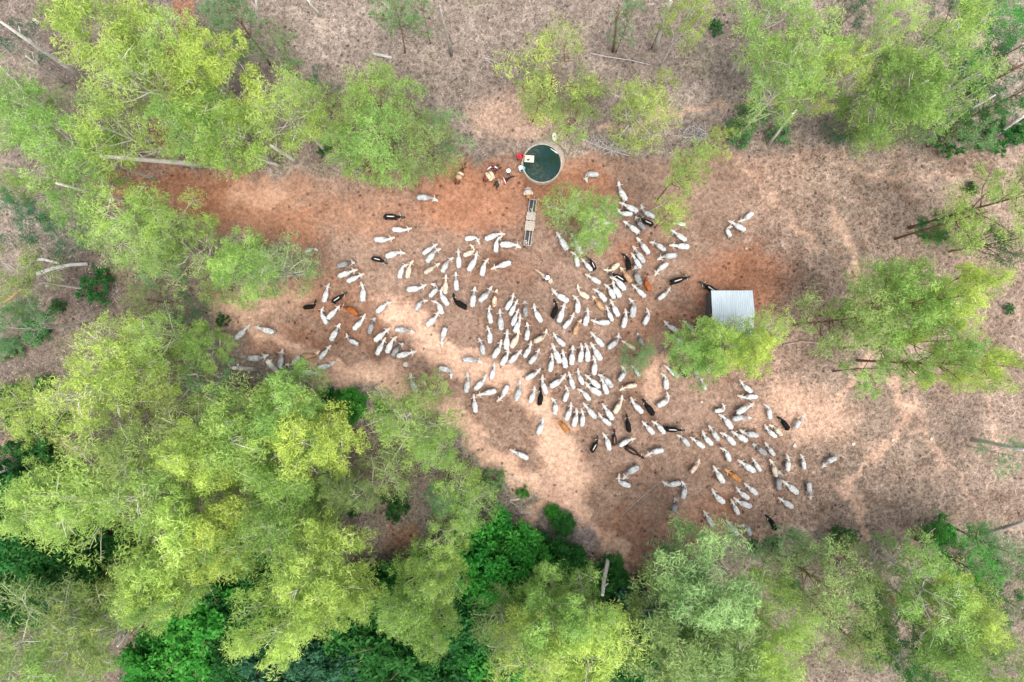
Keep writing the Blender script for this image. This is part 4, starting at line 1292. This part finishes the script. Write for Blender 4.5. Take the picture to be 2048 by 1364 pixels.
pack(h1, 'tan padded pack saddle in two bands on the leftmost bay horse', [
    ('pad', tanc, lambda m: drape(m, .46, .84, .30, .33, 1.08, .07, -95, 95)), ('pad', crm, lambda m: drape(m, .93, 1.20, .29, .34, 1.09, .07, -95, 95)),
    ('frame', (.46, .34, .20), lambda m: (m.tube([(.48, -.36, 1.2), (.50, 0, 1.52), (.54, .36, 1.2)], .035, 7), m.tube([(.35, .12, 1.5), (.75, .16, 1.5)], .03, 7), m.tube([(.28, -.15, 1.42), (.42, .02, 1.50)], .04, 7)))])
h2 = horse('horse', (968, 359), (1004.5, 335), 'h2', 'chestnut horse with a black neck carrying a cream pack', 'horse', .98)
pack(h2, 'cream canvas pack with a green strip on the chestnut horse', [
    ('blanket', crm, lambda m: drape(m, .48, 1.22, .34, .33, 1.08, .07, -105, 105, wob=.03)),
    ('sack', (.50, .41, .29), lambda m: m.ell((.70, -.42, 1.12), (.30, .14, .24))), ('sack', (.50, .41, .29), lambda m: m.ell((1.05, -.42, 1.14), (.17, .13, .22))), ('sack', (.50, .41, .29), lambda m: m.ell((.62, .38, 1.12), (.22, .12, .22))),
    ('strip', (.05, .16, .07), lambda m: drape(m, .82, .90, .41, .40, 1.085, .015, -35, 50)), ('cloth', (.66, .36, .33), lambda m: drape(m, .42, .50, .33, .33, 1.08, .05, -50, 60))])
h3 = horse('horse', (990, 369.5), (1029, 353), 'h3', 'dark bay horse with a rope-framed pack and red cloth', 'horse', .98)
def loops(m):
    for x in (.50, .66):
        for s in (1, -1): m.tube([(x + .10 * math.cos(t), s * (.33 + .04 * math.cos(t)), 1.27 + .12 * math.sin(t)) for t in [2 * math.pi * i / 12 for i in range(13)]], .025, 6)
    m.tube([(.45, -.40, 1.15), (.52, 0, 1.50), (.60, .40, 1.15)], .035, 7); m.tube([(.80, -.40, 1.15), (.82, 0, 1.52), (.82, .40, 1.15)], .035, 7)
pack(h3, 'open wooden pack frame with red cloth on the dark bay horse', [
    ('pad', (.24, .15, .09), lambda m: drape(m, .45, 1.0, .31, .33, 1.08, .04, -95, 95)), ('frame', (.46, .37, .25), loops),
    ('cloth', (.36, .05, .05), lambda m: drape(m, .92, 1.10, .34, .36, 1.09, .03, -80, 30)), ('strap', (.74, .70, .66), lambda m: drape(m, 1.15, 1.22, .36, .36, 1.10, .03, -95, 95))])
h4 = horse('donkey', (1057.5, 397), (1053.5, 352), 'h4', 'tan donkey with a grey and cream pack at the trough end', 'donkey', .92, ear=.20, hair=(.10, .05, .03))
pack(h4, 'bulging grey and cream pack on the tan donkey at the trough', [
    ('blanket', (.44, .37, .30), lambda m: drape(m, .42, 1.0, .36, .34, 1.08, .09, -108, 108, wob=.02)), ('cover', (.26, .25, .27), lambda m: drape(m, 1.03, 1.28, .35, .34, 1.10, .07, -100, 100)),
    ('sack', (.46, .41, .33), lambda m: m.ell((.68, .45, 1.14), (.26, .13, .22))), ('sack', (.46, .41, .33), lambda m: m.ell((.62, -.45, 1.14), (.24, .13, .22))), ('strap', (.10, .09, .10), lambda m: drape(m, 1.00, 1.06, .42, .42, 1.09, .02, -95, 40))])
h5 = horse('horse', (1104.5, 564), (1066, 536), 'h5', 'cream saddle horse with a rider among the cattle', 'horse', .98, hair=(.50, .36, .25))

SKIN = mat('skin', (.27, .13, .08), .6, .2, 12)
def person(loc, rz, pose, label, shirt, trousers, hat=None, vest=None, z0=0.0, group=None):
    e = empty('person', loc, rz); tag(e, label, 'person', group)
    J = dict(pel=(0, 0, .95), che=(.0, 0, 1.30), nek=(.0, 0, 1.47), hed=(.03, 0, 1.62), dirh=(1, 0, 0))
    arms = {s: [(.0, s * .19, 1.40), (.03, s * .25, 1.13), (.17, s * .22, .93)] for s in (1, -1)}
    legs = {s: [(0, s * .09, .92), (.03, s * .10, .50), (-.01, s * .11, .09), (.16, s * .13, .045)] for s in (1, -1)}
    if pose == 'lean':
        J = dict(pel=(0, 0, .95), che=(.30, 0, 1.19), nek=(.43, 0, 1.29), hed=(.55, 0, 1.33), dirh=(1, 0, -.5)); arms = {s: [(.34, s * .19, 1.24), (.52, s * .26, 1.08), (.78, s * .14, 1.16)] for s in (1, -1)}
        legs = {s: [(0, s * .09, .92), (.04, s * .10, .50), (-.04 * s, s * .12, .09), (.14, s * .14, .045)] for s in (1, -1)}
    if pose == 'spread':
        arms = {s: [(.0, s * .19, 1.40), (.10, s * .44, 1.36), (.26, s * .60, 1.34)] for s in (1, -1)}; J.update(hed=(.05, 0, 1.61))
    if pose == 'reach':
        arms[1] = [(.0, .19, 1.40), (.20, .30, 1.25), (.40, .34, 1.12)]
    if pose == 'ride':
        z = z0; J = dict(pel=(0, 0, z), che=(.03, 0, z + .35), nek=(.04, 0, z + .52), hed=(.07, 0, z + .67), dirh=(1, 0, -.1))
        arms = {s: [(.03, s * .19, z + .45), (.12, s * .27, z + .20), (.36, s * .11, z + .17)] for s in (1, -1)}; legs = {s: [(.02, s * .10, z - .02), (.34, s * .36, z - .22), (.14, s * .40, z - .62), (.32, s * .43, z - .68)] for s in (1, -1)}
    b = MB(); pel, che, nek, hed = (Vector(J[k]) for k in ('pel', 'che', 'nek', 'hed'))
    def torso(m, g):
        for s in (1, -1): m.cap(pel + Vector((0, s * .075, 0)), .105 + g, che + Vector((0, s * .085, 0)), .110 + g); m.cap(che + Vector((0, s * .08, 0)), .10 + g, Vector(arms[s][0]) * .8 + nek * .2 - Vector((0, 0, .03)), .06 + g)
        m.cap(pel, .12 + g, che, .125 + g)
    torso(b, 0); b.cap(che, .10, nek, .06); b.cap(nek, .055, hed, .055)
    f = Vector(J['dirh']).normalized(); up = (Vector((0, 0, 1)) - f * f.z).normalized(); sd_ = up.cross(f)
    M3 = Matrix((f, sd_, up)).transposed(); b.ell(hed + up * .02, (.10, .078, .115), M3); b.ell(hed + f * .045 - up * .06, (.055, .05, .05), M3)
    b.cap(hed + f * .09 + up * .01, .016, hed + f * .115 - up * .03, .018, 8)                      # nose
    b.ell(hed + f * .085 - up * .065, (.022, .03, .012), M3)                                          # mouth
    for s in (1, -1):
        b.ell(hed + sd_ * s * .08, (.025, .014, .034), M3)
        for (p, r), (q, t) in (((arms[s][0], .052), (arms[s][1], .043)), ((arms[s][1], .041), (arms[s][2], .030))): b.cap(p, r, q, t)
        ls = legs[s]
        for (p, r), (q, t) in (((ls[0], .088), (ls[1], .062)), ((ls[1], .058), (ls[2], .042)), ((ls[2], .042), (ls[3], .034))): b.cap(p, r, q, t)
        wv = Vector(arms[s][2]); ax = (wv - Vector(arms[s][1])).normalized(); hs = Vector((0, 0, 1)).cross(ax); hs = hs.normalized() if hs.length > .05 else Vector((0, 1, 0)); hn = ax.cross(hs)
        for k in (-1, 0, 1): b.cap(wv, .024, wv + ax * .085 + hs * k * .022, .017, 8)
        for k, ln in ((-1.5, .060), (-.5, .074), (.5, .078), (1.5, .068)):
            k0 = wv + ax * .088 + hs * k * .020; k1 = k0 + ax * ln * .55 - hn * .008 + hs * k * .003; b.cap(k0, .0105, k1, .0100, 7); b.cap(k1, .0100, k1 + ax * ln * .38 - hn * ln * .32, .0085, 7)
        t0 = wv + ax * .03 - hs * .028 * s; t1 = t0 + ax * .035 - hs * .032 * s; b.cap(t0, .014, t1, .0115, 7); b.cap(t1, .0115, t1 + ax * .035 - hs * .006 * s - hn * .01, .0095, 7)
    put('body', remesh(b.mesh('person_body'), .0115, 'person_body', 1), SKIN, e)
    for s in (1, -1):
        m = MB(); m.ell(hed + f * .092 + sd_ * s * .032 + up * .02, (.010, .014, .008), M3, 8, 6); m.build('eye', mat('eye_dark', (.02, .015, .012), .3, .2, 5), e)
    cl = lambda nm, c: mat('%s_%02d%02d%02d' % (nm, int(c[0] * 99), int(c[1] * 99), int(c[2] * 99)), c, .9, .25, 9)
    m = MB(); torso(m, .022)
    for s in (1, -1):
        m.cap(arms[s][0], .070, arms[s][1], .058); q0, q1 = Vector(arms[s][1]), Vector(arms[s][2]); m.cap(q0, .056, q0.lerp(q1, .82), .046)
    put('shirt', remesh(m.mesh('shirt'), .017, 'shirt', 2), cl('shirt', shirt), e)
    if vest:
        m = MB(); torso(m, .038); me = remesh(m.mesh('vest'), .018, 'vest', 2); put('vest', me, cl('vest', vest), e)
    m = MB(); m.cap(pel + Vector((0, .07, .02)), .13, pel + Vector((0, -.07, .02)), .13)
    for s in (1, -1): ls = legs[s]; m.cap(ls[0], .108, ls[1], .080); m.cap(ls[1], .078, Vector(ls[1]).lerp(Vector(ls[2]), .93), .062)
    put('trousers', remesh(m.mesh('trousers'), .018, 'trousers', 2), cl('trousers', trousers), e)
    for s in (1, -1):
        ls = legs[s]; m = MB(); m.cap(Vector(ls[2]) - Vector((.03, 0, .02)), .052, Vector(ls[3]), .044); m.build('boot', mat('boot_brown', (.06, .04, .03), .7, .3, 8), e)
    if hat:
        m = MB(); m.lathe([(.001, .13), (.06, .135), (.092, .11), (.098, .03), (.17, .012), (.225, .03), (.228, .022), (.17, .0), (.098, .005), (.09, .0)], 28)
        o = m.build('hat', cl('hat', hat), e); o.location = hed + up * .055; o.rotation_euler = M3.to_euler()
    else:
        m = MB(); m.ell(hed + up * .035 - f * .018, (.105, .088, .112), M3); m.cap(hed - f * .06 + up * .02, .06, hed - f * .07 - up * .05, .045); put('hair', remesh(m.mesh('hair'), .014, 'hair', 1), mat('hair_dark', (.02, .014, .01), .6, .4, 20), e)
    return e
q = P(1033.5, 318.5, 0); person((q.x + .05, q.y, 0), R(6), 'lean', 'person in a bright red shirt leaning over the slab on the tank', (.62, .008, .035), (.05, .035, .035))
q = P(1040.5, 337, 1.2); person((q.x, q.y, 0), R(-25), 'reach', 'person in a pale blue shirt and white hat at the tank\'s rim', (.42, .62, .66), (.09, .08, .07), (.78, .80, .76))
q = P(1017, 343, 1.2); person((q.x, q.y, 0), R(-100), 'stand', 'person in a grey shirt and white hat beside the dark bay horse', (.26, .25, .27), (.12, .07, .05), (.82, .82, .78))
q = P(986, 334.5, 1.2); person((q.x, q.y, 0), R(-88), 'spread', 'person in a white shirt and maroon vest, arms over the cream pack', (.80, .76, .78), (.60, .30, .32), None, (.16, .012, .06))
ra = h5.rotation_euler.z; rl = Vector(h5.location) + Matrix.Rotation(ra, 3, 'Z') @ Vector((.62, 0, 0))
person((rl.x, rl.y, 0), ra, 'ride', 'person in a white shirt and pale hat riding the cream horse', (.74, .74, .73), (.05, .055, .16), (.66, .68, .68), z0=1.42)
m = MB(); drape(m, .42, .88, .285, .31, 1.07, .05, -75, 75); sdl = m.build('saddle', mat('saddle_leather', (.10, .055, .03), .6, .3, 8)); sdl.location = h5.location; sdl.rotation_euler = h5.rotation_euler; sdl.scale = h5.scale
tag(sdl, 'dark leather saddle on the cream horse under its rider', 'saddle')
m = MB(); p0 = P(1043.5, 323, 1.1); p1 = P(1043, 333, 1.05); m.tube([p0, (p0 + p1) / 2 + Vector((0, 0, .03)), p1], .022, 6); o = m.build('stick', mat('pale_stick', (.66, .58, .48), .8, .2, 6)); tag(o, 'short pale stick held between the red and pale blue shirts', 'stick')
m = MB(); m.lathe([(.01, 0), (.12, 0), (.15, .26), (.14, .26), (.115, .02), (.01, .02)], 20); o = m.build('bucket', mat('blue_plastic', (.12, .42, .52), .45, .1, 4)); q = P(1047.5, 338.5, 1.15); o.location = (q.x, q.y, 1.0)
tag(o, 'sky blue bucket standing on the tank rim by the white hat', 'bucket')

# ---------------------------------------------------------------- dead wood, stumps, planks
def log(pts, r0, r1, name, label, bark, cat, group=None, zs=None):
    m = MB(); Q = [P(x, y, 0) for x, y in pts]; n = len(Q); off = Q[0].copy()
    m.tube([Vector((p.x - off.x, p.y - off.y, (r0 if zs is None else zs[i]))) for i, p in enumerate(Q)], [r0 + (r1 - r0) * i / (n - 1) for i in range(n)], 9)
    o = m.build(name, bark); o.location = (off.x, off.y, 0); return tag(o, label, cat, group)
BW = mat('bleached_wood', (.40, .375, .36), .9, .35, 3); BB = mat('dead_wood', (.30, .22, .17), .9, .45, 3)
log([(747, 109), (765, 112), (784, 117)], .20, .15, 'fallen_log', 'short grey log on the litter in the upper left of centre', BW, 'log')
log([(1180, 107), (1215, 114), (1262, 121), (1304, 131)], .06, .03, 'fallen_branch', 'long thin pale branch lying below the tall leaning trunk at top', BW, 'branch')
log([(1160, 277), (1195, 292), (1222, 301), (1258, 312)], .07, .04, 'fallen_branch', 'bent bleached branch just right of the round tank', BW, 'branch')
log([(1230, 273), (1255, 285), (1272, 298)], .06, .03, 'fallen_branch', 'pale branch under the lime tree right of the tank', BW, 'branch')
log([(1395, 256), (1408, 262), (1417, 274)], .08, .04, 'fallen_branch', 'crooked white branch on the dark litter patch', BW, 'branch')
log([(1365, 275), (1390, 274), (1402, 285)], .05, .03, 'fallen_branch', 'thin grey branch left of the dark litter patch', BW, 'branch')
log([(1300, 421), (1320, 412), (1336, 399)], .05, .03, 'fallen_branch', 'thin pale branch beside the herd\'s slender tree', BW, 'branch')
log([(1243, 1031), (1268, 1008), (1296, 983), (1321, 962)], .035, .022, 'fallen_branch', 'long straight pale stick on the brown ground at lower right', BW, 'branch')
log([(1420, 203), (1440, 197), (1455, 190)], .10, .05, 'fallen_branch', 'dark branch by the pale track at upper right', BB, 'branch')
log([(575, 763), (600, 770), (625, 778)], .05, .03, 'fallen_branch', 'thin pale branch below the forked trunks', BW, 'branch')
log([(1015, 946), (1030, 957), (1042, 968)], .06, .04, 'fallen_branch', 'slim pale pole by the weeds left of the path', BW, 'branch')
log([(190, 140), (205, 137), (225, 133)], .06, .03, 'fallen_branch', 'dark broken branch at the foot of a pale trunk, top left', BB, 'branch')
log([(178, 160), (195, 156), (212, 154)], .06, .03, 'fallen_branch', 'pale broken branch at the foot of a trunk, top left', BW, 'branch')
log([(270, 640), (300, 620), (318, 612)], .07, .04, 'fallen_branch', 'brown branch among the litter at mid left', BB, 'branch')
log([(965, 115), (985, 121), (1002, 130)], .05, .02, 'fallen_branch', 'grey forked branch on the bare litter near the top', BW, 'branch')
log([(970, 117), (984, 128), (988, 135)], .04, .02, 'fallen_branch', 'thinner grey twig crossing the forked branch near the top', BW, 'branch')
log([(1565, 690), (1600, 683), (1640, 686), (1675, 676)], .09, .16, 'fallen_branch', 'long dark branch left of the big spreading tree', BB, 'branch')
log([(80, 549), (112, 537), (145, 530), (178, 528)], .26, .20, 'fallen_log', 'curved pale trunk lying near the left edge', BW, 'log', zs=[.5, .35, .25, .22])
log([(60, 520), (90, 519), (122, 527)], .20, .16, 'fallen_log', 'shorter pale log beside the curved one at left', BW, 'log')
log([(10, 605), (30, 590), (50, 574)], .14, .10, 'fallen_log', 'reddish stripped log near the left edge', mat('stripped_wood', (.50, .24, .12), .9, .3, 3), 'log')
# two bleached leaning trunks by the herd's left end and other bare trunks, each rooted in the ground
PT = mat('pale_trunk', (.52, .49, .45), .85, .3, 2.0, col2=(.36, .33, .30))
def bare(base, top, hz, r0, r1, label, bark):
    a = P(base[0], base[1], 0); b = P(top[0], top[1], hz); m = MB(); d = b - a
    m.tube([Vector((0, 0, -.2)), d * .3 + Vector((.05, .08, 0)), d * .65 + Vector((-.06, .04, 0)), d], [r0 * 1.15, r0 * .9, (r0 + r1) / 2, r1], 10)
    for k in (.62, .8): m.tube([d * k, d * k + Vector((.5 * (k - .7) * 8, .6, .9))], [r1 * .8, .02], 6)
    o = m.build('bare_trunk', PT if bark in (BW, BARK['pale']) else bark); o.location = a; tag(o, label, 'tree trunk')
bare((559, 752), (536, 723), 4.0, .32, .26, 'thick mottled trunk leaning up-left at the herd\'s left end', BW)
bare((590, 741), (548, 764), 4.5, .22, .16, 'pale trunk leaning down-left at the herd\'s left end', BW)
bare((512, 741), (466, 736), 6.0, .26, .18, 'pale trunk pointing left behind the herd\'s left end', BW)
bare((174, 163), (2, 44), 14, .26, .12, 'long straight pale trunk leaning into the top left corner', BW)
bare((95, 427), (0, 402), 7, .26, .16, 'pale bare trunk reaching the left edge at upper left', BW)
bare((1309, 101), (1341, 0), 10, .26, .15, 'tall pale trunk leaning to the top edge right of centre', BARK['pale'])
bare((1226, 103), (1238, 10), 9, .16, .08, 'slim brown trunk leaning to the top edge by the green crown', BARK['brown'])
bare((903, 112), (880, 10), 9, .17, .10, 'dark bent trunk leaning to the top edge left of centre', BARK['grey'])
bare((415, 332), (200, 312), 13, .30, .16, 'long pale trunk crossing the left trees above the red soil', BW)
bare((593, 325), (540, 290), 6, .22, .16, 'bluish pale trunk at the edge of the red soil, upper left', BW)
bare((562, 334), (515, 317), 5, .20, .14, 'short pale trunk just left of the bluish one', BW)
bare((1217, 1106), (1205, 1190), 8, .25, .17, 'thick pale trunk beside the sandy path at bottom', BARK['pale'])
bare((1290, 1112), (1325, 1200), 9, .20, .12, 'thin grey trunk right of the sandy path at bottom', BARK['grey'])
bare((1945, 880), (2048, 900), 8, .24, .14, 'pale trunk leaning to the right edge at lower right', BARK['pale'])
bare((1965, 1071), (2048, 1044), 7, .26, .18, 'grey trunk leaning to the right edge above the green shrubs', BARK['grey'])
bare((1664, 1090), (1800, 1215), 13, .24, .12, 'long brown trunk slanting down-right at lower right', BARK['brown'])
bare((1985, 275), (2048, 232), 6, .22, .16, 'yellowish trunk leaning to the right edge at upper right', BARK['pale'])
bare((1850, 273), (1900, 240), 5, .16, .10, 'pale trunk under the trees at upper right', BARK['pale'])
bare((1536, 290), (1592, 220), 9, .16, .09, 'slim pale trunk by the litter at upper right of centre', BARK['pale'])
bare((55, 928), (0, 945), 5, .16, .11, 'short pale trunk at the left edge above the dark grass', BW)
bare((685, 838), (610, 880), 11, .32, .18, 'big pale trunk rising out of the green shrubs at lower left', BARK['pale'])
bare((80, 1055), (0, 1080), 6, .20, .15, 'pale trunk in the dark undergrowth at the left edge', BW)
for b_, t_, hz, r_, nm in (((130, 168), (52, 112), 9, .15, 'slim grey stem left of the long pale trunk, top left'), ((88, 212), (0, 132), 12, .14, 'slim pale stem in the lime crowns, upper left edge'), ((42, 244), (0, 205), 8, .12, 'thin pale stem touching the left edge below the lime crowns'),
        ((172, 262), (60, 180), 14, .15, 'long thin pale stem through the lime crowns at upper left'), ((114, 288), (0, 232), 12, .18, 'forked pale stem reaching the left edge at upper left'), ((290, 78), (200, 18), 10, .14, 'thin yellowish stem in the yellow crown at top left'),
        ((272, 410), (112, 366), 12, .20, 'long pale trunk left of the red soil'), ((362, 868), (288, 948), 10, .20, 'pale branching stem in the lower left canopy'), ((395, 838), (305, 858), 9, .14, 'slim pale stem lying level in the lower left canopy'),
        ((500, 798), (450, 834), 7, .22, 'short thick pale stem under the yellow crown, lower left'), ((297, 1212), (235, 1292), 10, .20, 'pale stem between olive crowns near the bottom left'), ((1892, 212), (2048, 128), 15, .22, 'red-brown trunk crossing the upper right trees'),
        ((1700, 282), (1785, 222), 10, .14, 'thin pale stem at the clearing edge, upper right'), ((1850, 274), (1990, 190), 13, .16, 'long thin stem among the upper right trees'), ((1790, 478), (1975, 424), 15, .13, 'brown leaning trunk above the big right tree'),
        ((520, 55), (512, 0), 6, .18, 'curved pale stem at the top edge, left'), ((640, 32), (615, 0), 4, .16, 'dark stem at the top edge, left of centre')):
    bare(b_, t_, hz, r_, r_ * .55, nm, BARK['brown'] if 'brown' in nm else BARK['pale'])
for i, (x, y, r, lb) in enumerate([(1707, 888, .20, 'pale sawn stump on the mottled ground, left of three'), (1786, 880, .17, 'pale sawn stump in the middle of three on the mottled ground'),
        (1863, 878, .18, 'pale sawn stump nearest the right edge'), (1590, 891, .22, 'broken stump on the pale patch among the cattle'), (811, 729, .28, 'wide flat stump between two groups of white cows'),
        (1565, 491, .15, 'small pale stump right of the three resting cows'), (1493, 497, .12, 'tiny pale stump below the three resting cows'), (1403, 804, .14, 'small ringed stump below the leafy shed tree')]):
    m = MB(); rg = random.Random(i); n = 14; rr = []
    for z, k in ((-.1, 1.35), (.05, 1.12), (.18, 1.0), (.20, .96)): rr.append([(r * k * (1 + .08 * math.sin(3 * t + i)) * math.cos(t), r * k * (1 + .08 * math.sin(3 * t + i)) * math.sin(t), z) for t in [2 * math.pi * j / n for j in range(n)]])
    m.rings(rr); o = m.build('stump', mat('cut_stump', (.42, .375, .33), .9, .4, 9), None, False); q = P(x, y, .15); o.location = (q.x, q.y, 0); tag(o, lb, 'stump')
for i, (x0, y0, x1, y1, wd, lb) in enumerate([(1020, 1000.5, 1040, 997.5, .22, 'pale plank lying in the weeds, upper of three boards'), (1041, 1024.5, 1063, 1024.5, .26, 'pink-grey plank by the sandy turning, lowest of three boards'),
        (1053, 1012.5, 1063, 1015.5, .16, 'short white plank between two longer boards'), (1021, 1003, 1038, 1014, .08, 'narrow pole slanting under the upper board'), (66, 38, 78, 47, .35, 'grey board on the bare soil at top left')]):
    a = P(x0, y0); b = P(x1, y1); d = b - a; m = MB(); m.box((0, 0, .04), (d.length, wd, .05)); o = m.build('plank', mat('loose_plank', (.44, .38, .33), .9, .3, 5), None, False)
    o.location = ((a.x + b.x) / 2, (a.y + b.y) / 2, .03); o.rotation_euler.z = math.atan2(d.y, d.x); tag(o, lb, 'plank')
def brush(x, y, rx, ry, ang, n, label, seed, col):
    rg = random.Random(seed); m = MB(); c = P(x, y)
    for i in range(n):
        a = rg.uniform(0, 6.28); r = rg.random() ** .6; px = rx * r * math.cos(a); py = ry * r * math.sin(a); t = rg.gauss(0, 1.0);  L = rg.uniform(.6, 1.9)
        z = rg.uniform(.03, .55) * (1 - r * .6); d = Vector((math.cos(t), math.sin(t), rg.uniform(-.15, .2))) * L * .5; p = Vector((px, py, z)); k = Vector((rg.uniform(-.1, .1), rg.uniform(-.1, .1), .05))
        m.tube([p - d, p + k, p + d], [rg.uniform(.02, .045), .028, .008], 5)
    o = m.build('brush_pile', col); o.location = (c.x, c.y, 0); o.rotation_euler.z = ang; tag(o, label, 'brush pile')
GB = mat('grey_brush', (.34, .28, .26), .95, .65, 1.6)
brush(1150, 1070, 3.2, 1.7, R(-35), 420, 'large pile of grey dead branches beside the sandy path at bottom', 1, GB)
brush(648, 786, 1.8, .7, R(-8), 90, 'small heap of grey twigs on the edge of the bare ground at left', 2, GB)
brush(1395, 268, 2.6, 1.0, R(5), 55, 'loose heap of pale branches at the far edge, upper right of centre', 3, BW)
brush(1210, 290, 2.6, .8, R(-15), 50, 'scattered pale branches along the edge right of the tank', 4, BW)
brush(188, 168, 1.3, .8, R(-20), 60, 'tangle of dark twigs at the foot of the top left trunk', 5, BB)
brush(1329, 700, .7, .6, 0, 36, 'little heap of twigs between the lone bush and the shed tree', 6, BB)
brush(228, 588, 1.0, .7, R(-30), 40, 'grey twigs beside the dark green shrub at left', 7, GB)

# ---------------------------------------------------------------- litter nobody could count
def litter():
    rs = np.random.RandomState(8); N = 90000
    x = rs.uniform(-62, 62, N); y = rs.uniform(-42, 42, N); px = 1024 + x * S0; py = 682 - y * S0
    worn, red, pale, dark = zones(px, py)
    pr = np.clip(.18 + .75 * fbm(x / 3, y / 3, 77) ** 1.3 - .75 * worn * (1 - .5 * sm(1480, 1650, px)) - .5 * pale, .015, 1)
    k = rs.rand(N) < pr; x, y = x[k], y[k]; n = len(x)
    twig = rs.rand(n) < .35; L = np.where(twig, rs.uniform(.25, 1.1, n), rs.uniform(.10, .28, n)); W = np.where(twig, rs.uniform(.012, .035, n), rs.uniform(.05, .13, n))
    a = rs.rand(n) * 6.283; dx = np.cos(a) * L / 2; dy = np.sin(a) * L / 2; wx = -np.sin(a) * W / 2; wy = np.cos(a) * W / 2
    z = .10 + rs.rand(n) * .05; t = rs.normal(0, .02, n)
    V = np.stack([np.stack([x - dx, y - dy, z + t], 1), np.stack([x + wx, y + wy, z + .01], 1), np.stack([x + dx, y + dy, z - t], 1), np.stack([x - wx, y - wy, z - .005], 1)], 1).reshape(-1, 3).astype(np.float32)
    me = bpy.data.meshes.new('litter'); me.vertices.add(4 * n); me.vertices.foreach_set('co', V.ravel()); me.loops.add(4 * n); me.loops.foreach_set('vertex_index', np.arange(4 * n, dtype=np.int32))
    me.polygons.add(n); me.polygons.foreach_set('loop_start', np.arange(0, 4 * n, 4, dtype=np.int32)); me.update()
    attr(me, 'tone', np.repeat(np.where(twig, .45 + .55 * rs.rand(n), rs.rand(n) ** 1.6), 4))
    m = bpy.data.materials.new('leaf_litter'); m.use_nodes = True; nd = m.node_tree.nodes; b = nd['Principled BSDF']; b.inputs['Roughness'].default_value = .95
    A = nd.new('ShaderNodeAttribute'); A.attribute_name = 'tone'; r = nd.new('ShaderNodeValToRGB'); m.node_tree.links.new(A.outputs['Fac'], r.inputs[0]); m.node_tree.links.new(r.outputs[0], b.inputs['Base Color'])
    r.color_ramp.elements[0].color = (.045, .03, .02, 1); r.color_ramp.elements[1].color = (.42, .36, .31, 1); e = r.color_ramp.elements.new(.45); e.color = (.17, .10, .065, 1)
    o = put('leaf_litter', me, m); o['kind'] = 'stuff'; o['label'] = 'fallen leaves and twigs scattered over the dry ground'; o['category'] = 'leaf litter'
litter()
